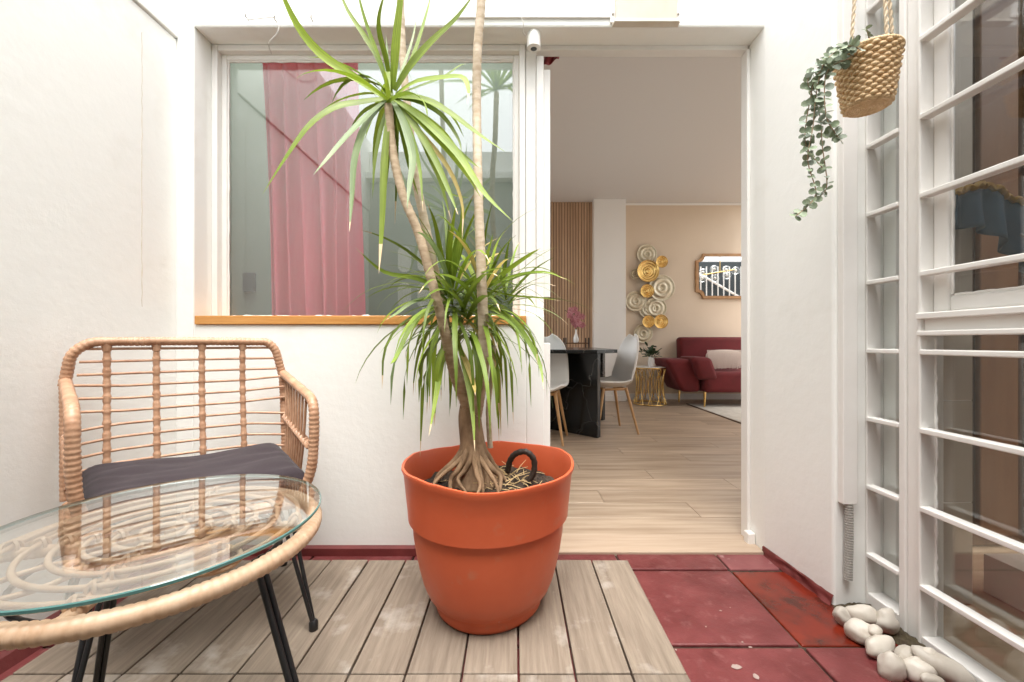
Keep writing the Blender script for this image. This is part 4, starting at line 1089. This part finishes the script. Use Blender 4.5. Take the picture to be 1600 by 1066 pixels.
# lower tuft: three heads
def tuft(c_, n, Lr, Wr, elr, dr_, mats=('leaf_deep','leaf_deep','leaf','leaf_deep')):
    for k in range(n):
        az = 2.399*k+random.uniform(-.3,.3); f_ = (k+.5)/n
        el = elr[0]+(elr[1]-elr[0])*f_+random.uniform(-.2,.2)
        m = random.choice(mats); q = random.random()
        if q < .07: m = 'leaf_dry'
        elif q < .15: m = 'leaf_pale'
        free_leaf(c_+Vector((random.uniform(-.015,.015), random.uniform(-.015,.015), -.05+.09*f_)), az, el, random.uniform(*Lr)*(1-.15*f_), random.uniform(*dr_)*(1.3-.85*f_), random.uniform(*Wr), M[m], tip=.86 if random.random() < .3 else None)
tuft(P(705,470,1.33), 62, (.30,.46), (.012,.021), (-.6,1.5), (.8,2.0))
tuft(P(752,480,1.36), 58, (.28,.44), (.010,.019), (-.55,1.5), (.8,2.0))
tuft(P(728,505,1.31), 34, (.32,.46), (.015,.026), (-.5,.9), (1.2,2.2))
tuft(P(790,470,1.40), 26, (.22,.34), (.009,.016), (-.3,1.3), (.5,1.5))
for pl, y1, W_, m in (
    (((752,455),(800,432),(850,425),(885,437)), 1.15, .010, 'leaf_deep'), (((752,450),(800,462),(840,465),(875,470)), 1.20, .008, 'leaf'),
    (((748,460),(790,425),(825,400),(845,388)), 1.22, .018, 'leaf'), (((742,470),(800,500),(840,560),(850,610)), 1.15, .020, 'leaf_deep'),
    (((700,455),(650,435),(600,425),(556,388)), 1.15, .018, 'leaf_deep'), (((700,460),(650,470),(620,490),(603,500)), 1.12, .014, 'leaf_pale'),
    (((700,470),(650,500),(618,560),(608,570)), 1.10, .018, 'leaf_deep'), (((703,450),(690,400),(680,350),(668,318)), 1.24, .018, 'leaf'),
    (((705,450),(715,400),(722,350),(720,300)), 1.20, .020, 'leaf_deep'), (((705,455),(700,400),(702,340)), 1.28, .018, 'leaf_deep'),
    (((712,520),(728,580),(738,640),(742,705)), 1.12, .022, 'leaf'), (((700,520),(690,560),(683,610),(670,682)), 1.10, .026, 'leaf'),
    (((712,530),(730,570),(740,600),(743,618)), 1.13, .020, 'leaf_dry')):
    pts = [P(a, b_, 1.34+(y1-1.34)*i/(len(pl)-1)) for i, (a, b_) in enumerate(pl)]
    leaf(pts, W_, M[m], n=12, up=cu_, tip=.85)
# crowns of the two tall stems, above the picture but mirrored in the window
for c_, n_ in ((P(756,-135,1.34), 22), (P(620,-235,1.40), 20)):
    for k in range(n_):
        free_leaf(c_, 2.399*k, random.uniform(.25,1.3), random.uniform(.28,.40), random.uniform(.2,.9), random.uniform(.018,.028), M['leaf'])

# ------------------------------------------------------------------ hanging basket
bc = P(1355, 128, 1.12)      # middle of the basket
bx, by = bc.x, bc.y; bz0 = bc.z-.070; bz1 = bc.z+.070
bk_ = thing('hanging_basket', (bx,by,bz0), 'woven straw basket hanging from three jute ropes by the narrow window', 'basket')
def brad(z): return .047+(.068-.047)*((z-bz0)/(bz1-bz0))
rows = 16; ns = 31
for k in range(ns):
    a = 2*math.pi*k/ns
    obj('stake', G().tube([(bx+brad(z)*math.cos(a), by+brad(z)*math.sin(a), z) for z in (bz0+.003, bc.z, bz1-.003)], .0035, 6), M['basket'], bk_, smooth=70)
for r_ in range(rows):
    z_ = bz0+.006+(bz1-bz0-.012)*r_/(rows-1); pts = []; nn2 = ns*6
    for i in range(nn2):
        a = 2*math.pi*i/nn2; wv = .0045*math.cos(ns*a/2*1.0+(math.pi if r_ % 2 else 0))
        rr = brad(z_)+wv*(1+.5*noise.noise(Vector((math.cos(a)*9, math.sin(a)*9, r_*2.3)))); pts.append((bx+rr*math.cos(a), by+rr*math.sin(a), z_+.0016*noise.noise(Vector((math.cos(a)*4, math.sin(a)*4, r_*1.7)))))
    obj('weave_strand', G().tube(pts, [.0054*(1+.28*noise.noise(Vector((i*.23, r_*3.1, 5)))) for i in range(len(pts))], 6, closed=True), M['basket'], bk_, smooth=70)
obj('rim', wrapped(G(), circ(.070, bz1, 60, bx, by), .0058, .007, 7, .1, closed=True), M['basket'], bk_, smooth=70)
for k, rr in enumerate((.045,.038,.031,.024,.017,.010,.004)):
    obj('base_coil', wrapped(G(), circ(rr, bz0+.002, 50, bx, by), .0048, .008, 6, .1, closed=True), M['basket'], bk_, smooth=70)
obj('liner', G().lathe([(.044,.005),(.06,.128)], (bx,by,bz0), 24), M['soil'], bk_)
hook = Vector((bx+.012, by-.0, 2.42))
for a in (R(200), R(265), R(355)):
    p0 = Vector((bx+.067*math.cos(a), by+.067*math.sin(a), bz1-.01)); g = G()
    n_ = 160
    for ph in (0, math.pi):
        g.tube([p0.lerp(hook, i/n_)+Vector((math.cos(i*.75+ph), math.sin(i*.75+ph), 0))*.0022 for i in range(n_+1)], .0028, 5)
    obj('rope', g, M['rope'], bk_, smooth=60)
ar = thing('hanging_bracket', (XW+.002, by, 2.5), 'white bracket above the window carrying the basket ropes', 'bracket')
obj('arm', G().tube([(XW+.004,by,2.52),(hook.x,by,2.50),(hook.x-.004,by,2.47),(hook.x,by,2.42)], .006, 8), M['paint'], ar, smooth=60)
# eucalyptus
eu = thing('eucalyptus_garland', (bx-.05,by,bz1), 'trailing grey green eucalyptus spilling over the left of the basket', 'plant')
nl = 0
def euc(pl, y0, y1, n, sc=1.0):
    global nl
    pts = [P(a, b_, y0+(y1-y0)*i/(len(pl)-1)) for i, (a, b_) in enumerate(pl)]
    q = cat_rom(pts, n); obj('stem', G().tube(q, .0014, 5), M['euca_stem'], eu)
    for i in range(1, n+1):
        T = (q[i]-q[i-1]).normalized(); az = random.uniform(0,6.28)
        u_ = T.orthogonal().normalized(); v_ = T.cross(u_)
        for s_ in (0, math.pi):
            if nl >= 296: return
            d = (u_*math.cos(az+s_)+v_*math.sin(az+s_))+T*random.uniform(.1,.7)
            sz = random.uniform(.019,.026)*sc*(1-.25*i/n)
            if (q[i]+d.normalized()*sz).x > XR-.004 and q[i].y > YC-.05: continue
            upv = Vector((random.uniform(-.6,.6), -1, random.uniform(-.2,.9)))
            oval_leaf(q[i], d, upv, sz, sz*.88, eu, M['euca_pale'] if random.random() < .22 else M['euca']); nl += 1
euc([(1335,88),(1305,82),(1285,105),(1275,150),(1270,200),(1262,250),(1275,300),(1262,322),(1243,338)], 1.09, 1.06, 38)
euc([(1335,90),(1300,100),(1275,120),(1265,160),(1258,205),(1262,235),(1285,262)], 1.10, 1.08, 26)
euc([(1330,90),(1295,108),(1288,145),(1292,185),(1303,205),(1312,218)], 1.08, 1.04, 20)
euc([(1320,92),(1290,100),(1262,125),(1280,175),(1285,230),(1292,290),(1278,310)], 1.12, 1.10, 28)
euc([(1350,80),(1330,72),(1310,78),(1295,90)], 1.06, 1.05, 10)
euc([(1362,78),(1358,60),(1354,46)], 1.10, 1.08, 5, .8)
euc([(1365,78),(1378,68),(1390,62)], 1.10, 1.06, 6, .9)
euc([(1350,80),(1335,68),(1325,75)], 1.10, 1.06, 6)

# ------------------------------------------------------------------ small fittings on the house wall
c_ = P(834, 64, 1.71)
se = thing('sensor', (c_.x, 1.71, c_.z), 'small white cylindrical sensor under the recess soffit', 'sensor')
obj('housing', G().lathe([(.022,-.033),(.0275,-.030),(.0285,.0),(.0275,.028),(.022,.036)], c_, 24, capb=True, capt=True), M['plastic_white'], se, smooth=50)
obj('lens', G().lathe([(.008,-.036),(.013,-.0335)], c_, 16), M['socket'], se)
obj('mount', G().tube([(c_.x,1.71,c_.z+.03),(c_.x,1.71,ZT+.002)], .012, 10), M['plastic_white'], se)
b1 = P(957, 38, 1.655); b2 = P(1062, 38, 1.655)
fx = thing('bulkhead_light', ((b1.x+b2.x)/2, Y1, b1.z), 'aged cream bulkhead light fitting on the wall above the doorway', 'light')
g = G(); zz = b1.z
xa, xb = b1.x+.012, b2.x-.012
g.prism([(xa,Y1-.002,zz+.012),(xa,Y1-.026,zz+.012),(xa,Y1-.045,zz+.13),(xa,Y1-.04,zz+.19),(xa,Y1-.002,zz+.19)], (xb-xa,0,0))
obj('cover', g, M['aged_cover'], fx, bevel=.004)
obj('lip', G().prism([(b1.x,Y1-.002,zz+.011),(b1.x+.006,Y1-.034,zz+.011),(b2.x-.006,Y1-.034,zz+.011),(b2.x,Y1-.002,zz+.011),], (0,0,-.011)), M['aged_cover'], fx, bevel=.002)
for x_ in (b1.x-.006, b2.x-.012):
    e = box('mounting_ear', x_, x_+.018, Y1-.012, Y1-.001, zz+.014, zz+.19, M['paint'], fx)
    obj('screw', G().ball((x_+.009, Y1-.014, zz+.045), .005, 8, 6), M['grey_steel'], e, smooth=60)
tr = box('cable_trunking', P(712,0,Y1).x, P(956,0,Y1).x, Y1-.009, Y1-.0005, P(0,30,Y1).z, P(0,25,Y1).z, M['paint'], loc=(0,Y1,2.15), bevel=.002)
tag(tr, 'thin white trunking strip running along the wall to the light', 'trunking')
wr = obj('loose_wire', G().tube(cat_rom([P(814,27,1.66),P(818,38,1.66),P(817,50,1.68),P(822,57,1.70)], 20), .0016, 5), M['wire'], loc=P(814,27,1.66)); tag(wr, 'short loose pale wire beside the sensor', 'wire')
hk = thing('wall_hooks', P(425,32,Y1), 'small hooks with leftover washing line above the window', 'hooks')
for px, py in ((388,31),(432,34),(489,33)):
    q = P(px, py, Y1); obj('hook', G().tube([q+Vector((0,.002,0)), q+Vector((0,-.018,0)), q+Vector((.004,-.022,.008)), q+Vector((.004,-.016,.014))], .0028, 6), M['wire'], hk, smooth=60)
obj('line', G().tube(cat_rom([P(388,31,1.655),P(432,27,1.655),P(436,36,1.655),P(433,52,1.66),P(420,68,1.69),P(424,84,1.76)], 40), .0018, 5), M['wire'], hk)
obj('line', G().tube([P(385,0,1.64),P(432,27,1.655),P(489,33,1.655)], .001, 4), M['wire'], hk)
for (px, ya) in ((-60,0),(90,0),(230,0)):
    pass
for i, x_ in enumerate((-1.0, -.7)):
    o = obj('washing_line', G().tube([(x_, YB-.02, 2.62), (x_+.02, .7, 2.585), (x_, Y1, 2.62)], .0016, 5), M['wire'], loc=(x_, .7, 2.6))
    tag(o, ('washing line overhead nearest the left wall, mirrored in the window', 'washing line overhead nearer the plant, mirrored in the window')[i], 'line', 'washing lines overhead')
